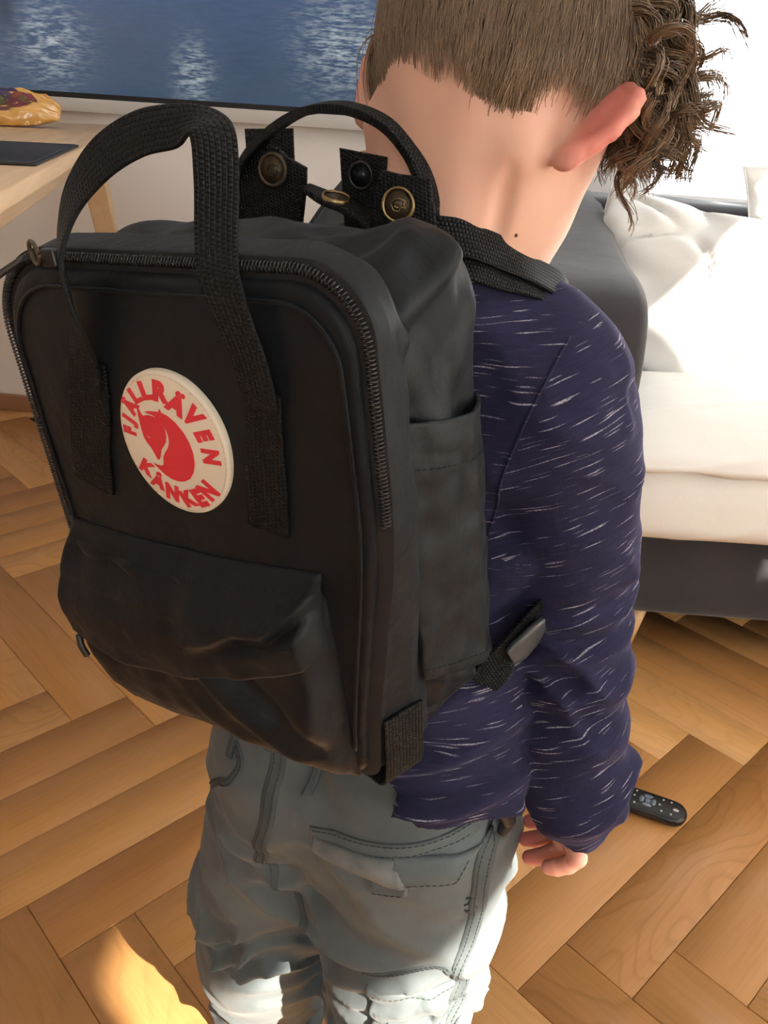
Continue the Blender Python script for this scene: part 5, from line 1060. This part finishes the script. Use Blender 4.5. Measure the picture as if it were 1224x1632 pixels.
def fold_sheet(name, x0, x1, prof, thick, seed, mat, nu=90, nv=60, wav=.014):
    pr = crom(np.array([(y, 0, z) for y, z in prof]), nv); T_ = np.zeros((nu, nv, 3)); B_ = T_.copy(); tg = norm(np.gradient(pr, axis=0)); no = np.stack([-tg[:, 2], tg[:, 0]*0, tg[:, 0]], 1)
    for i in range(nu):
        for j in range(nv):
            a, b = i/(nu-1), j/(nv-1); e = min(a, 1-a)*8; k = sstep(-.05, 1, e); eb = sstep(0, .12, min(b, 1-b)+.03); w_ = wav*nz(a*5+seed, b*2.2, .7)+wav*.6*nz(a*9+b*6, b*4, seed)+.35*wav*nz(a*22, b*10, seed+2)-.018*(max(0, .14-abs(nz(a*2.5+b*1.5, b*1.2+seed, 3)))/.14)**2
            c_ = pr[j]; X = x0+(x1-x0)*a+.02*nz(b*3, seed, 1); th = thick*max(.12, k**.5*eb**.5)
            T_[i, j] = (X, c_[0]+no[j][0]*(th/2+w_), c_[2]+no[j][2]*(th/2+w_)+.0); B_[i, j] = (X, c_[0]-no[j][0]*(th/2-w_*.2), c_[2]-no[j][2]*(th/2-w_*.2))
    V, F = slab(T_, B_); o = obj(name, mesh(name, V, F), mat, duvet); fix(o); return o
fold_sheet('lower_layer', -.625, .42, [(.02, .040), (-.03, .040), (-.08, .036), (-.145, .012), (-.178, -.03), (-.185, -.085), (-.180, -.125)], .045, 3, M_LIN2)
fold_sheet('upper_layer', -.628, .44, [(.04, .082), (.0, .084), (-.06, .080), (-.130, .062), (-.185, .030), (-.212, .005)], .038, 9, M_LIN)

# ------------------------------------------------------------------ remote control on the floor
rem = thing('remote_control', 'black remote control lying on the wooden floor beside the boy\'s hand', 'remote', (.4030, .9660, 0), (0, 0, math.radians(-23)))
def rprof(L, Wd, Hh):
    bm = bmesh.new(); N = 40; rows = []
    for zf, ins in ((.0008, .006), (.006, .0015), (.013, 0), (.0165, .0012), (.0185, .004), (.0190, .007)):
        P = rrect(-L/2+ins, L/2-ins, Wd/2-ins, -Wd/2+ins, max(.003, Wd/2-.002-ins), max(.003, Wd/2-.002-ins)); P = P[::4]; rows.append([(x, y, zf) for x, y in P])
    k = len(rows[0]); V = [p for r in rows for p in r]; F = [(i*k+j, i*k+(j+1) % k, (i+1)*k+(j+1) % k, (i+1)*k+j) for i in range(len(rows)-1) for j in range(k)]+[tuple(range(k))[::-1], tuple((len(rows)-1)*k+j for j in range(k))]
    return mesh('shell', V, F)
obj('shell', rprof(.170, .046, .019), plain('satin black plastic', (.010, .010, .011), .32), rem)
M_BTN = plain('grey blue key', (.16, .20, .25), .4); M_BTW = plain('pale key mark', (.50, .50, .48), .5); M_BTD = plain('dark grey key', (.022, .022, .024), .45)
def key(x, y, rx, ry, mat, h=.0012, name='key', z0=.0188):
    V = []; N = 18
    for q, (r, z) in enumerate(((1, 0), (1, h*.7), (.85, h))): V += [(x+rx*r*math.cos(t), y+ry*r*math.sin(t), z0+z) for t in np.arange(N)*2*math.pi/N]
    F = [(q*N+i, q*N+(i+1) % N, (q+1)*N+(i+1) % N, (q+1)*N+i) for q in range(2) for i in range(N)]+[tuple(2*N+i for i in range(N))]; return obj(name, mesh(name, V, F), mat, rem)
key(.026, 0, .0042, .0042, M_BTN, name='ok_key')
for a in range(4):
    t = a*math.pi/2; P = []; mb = MB(); N = 12; V = []
    for z, s_ in ((0, 1), (.0010, .95)):
        for r, dirs in ((.0058, 1), (.0125, -1)):
            for q in (np.linspace(-.62, .62, N)*dirs): V.append((.026+r*math.cos(t+q*s_), r*math.sin(t+q*s_), .0188+z))
    k = 2*N; F = [(i, (i+1) % k, k+(i+1) % k, k+i) for i in range(k)]+[tuple(k+i for i in range(k))]; o = obj('arrow_key', mesh('arrow_key', V, F), M_BTN, rem); fix(o)
for x, y in ((.048, .012), (.048, -.012), (.044, 0), (.008, .013), (.008, -.013), (.006, .002), (-.004, .013), (-.006, -.012), (.060, .0125), (.062, -.0125)): key(x, y, .0016, .0016, M_BTW)
for i in range(3):
    for x in (-.022, -.034, -.046, -.058): key(x, (i-1)*.012, .0034, .0034, M_BTD)
key(.068, 0, .0045, .0028, M_BTW, .0006, 'power_key')
# ------------------------------------------------------------------ shoulder straps (parts of the backpack, in its own axes)
def p2b(s_, p_, z):
    P = PB+PS*s_+PH*p_+np.array([0, 0, z])-BF; return np.array([P@BS, P@BD, P@BU])
def pdir(v): v = PS*v[0]+PH*v[1]+np.array([0, 0, v[2]]); return np.array([v@BS, v@BD, v@BU])
def strap(name, P, wid, thick, n=100, mat=None, parent=None):
    rows = [np.r_[p2b(*p), pdir(w_)] for p, w_ in P]; V, F, uv = ribbon(rows, wid, thick, n); return bobj(name, mesh(name, V, F, uv), mat or M_WEB)
wa, wb, wc = (.30, -.10, -.95), (.22, -.50, -.72), (.15, -.92, -.25)
strap('shoulder_strap', [((.030, .136, .872), wa), ((.055, .139, .8871), wa), ((.0654, .142, .8880), wa), ((.0785, .150, .8860), wb), ((.0894, .165, .8795), wb), ((.1005, .187, .8700), wc), ((.1085, .217, .8570), wc), ((.112, .248, .838), (.5, -.8, .1)), ((.113, .275, .795), (1, -.2, 0)), ((.112, .296, .74), (1, .1, 0)), ((.118, .292, .70), (1, .1, 0)), ((.150, .250, .670), (.6, .3, .7)), ((.150, .185, .668), (.1, .2, 1)), ((.1385, .138, .648), (.1, .2, 1)), ((.128, .120, .622), (.1, .2, 1))], [.033]*4+[.031, .027, .020, .020]+[.030]*4+[.026]*3, .0028, 160)
strap('shoulder_strap', [((.034, .1335, .8800), wa), ((.053, .1365, .8935), wa), ((.0645, .1395, .8955), wa), ((.0790, .1475, .8925), wb), ((.0905, .1645, .8855), wb), ((.1020, .1875, .8745), wc), ((.1105, .218, .8610), wc), ((.1145, .249, .841), (.5, -.8, .1))], .020, .0026)
strap('shoulder_strap', [((-.03, .150, .866), (.75, .5, .3)), ((-.035, .185, .8830), (.8, .4, .3)), ((-.040, .225, .875), (.9, .2, .2)), ((-.045, .262, .83), (1, 0, 0)), ((-.045, .294, .76), (1, 0, 0)), ((-.05, .294, .70), (1, 0, 0)), ((-.085, .250, .655), (.6, -.3, -.7)), ((-.08, .180, .64), (.1, -.2, -1)), ((-.055, .135, .62), (.1, -.2, -1))], .032, .0026)
M_ADJ = plain('grey plastic adjuster', (.045, .048, .05), .35)
strap('strap_adjuster', [((.1400, .128, .6440), (.1, .2, 1)), ((.1450, .136, .6500), (.1, .2, 1)), ((.1490, .146, .6560), (.1, .2, 1)), ((.1510, .154, .6600), (.1, .2, 1))], [.014, .019, .019, .014], .0040, 24, M_ADJ)
mb = MB().tube([tuple(p2b(.0985, .1525, .8985)+np.array([0, 0, 0]))]*1+[tuple(p2b(.0990, .1530, .8984))], .0008, 5)
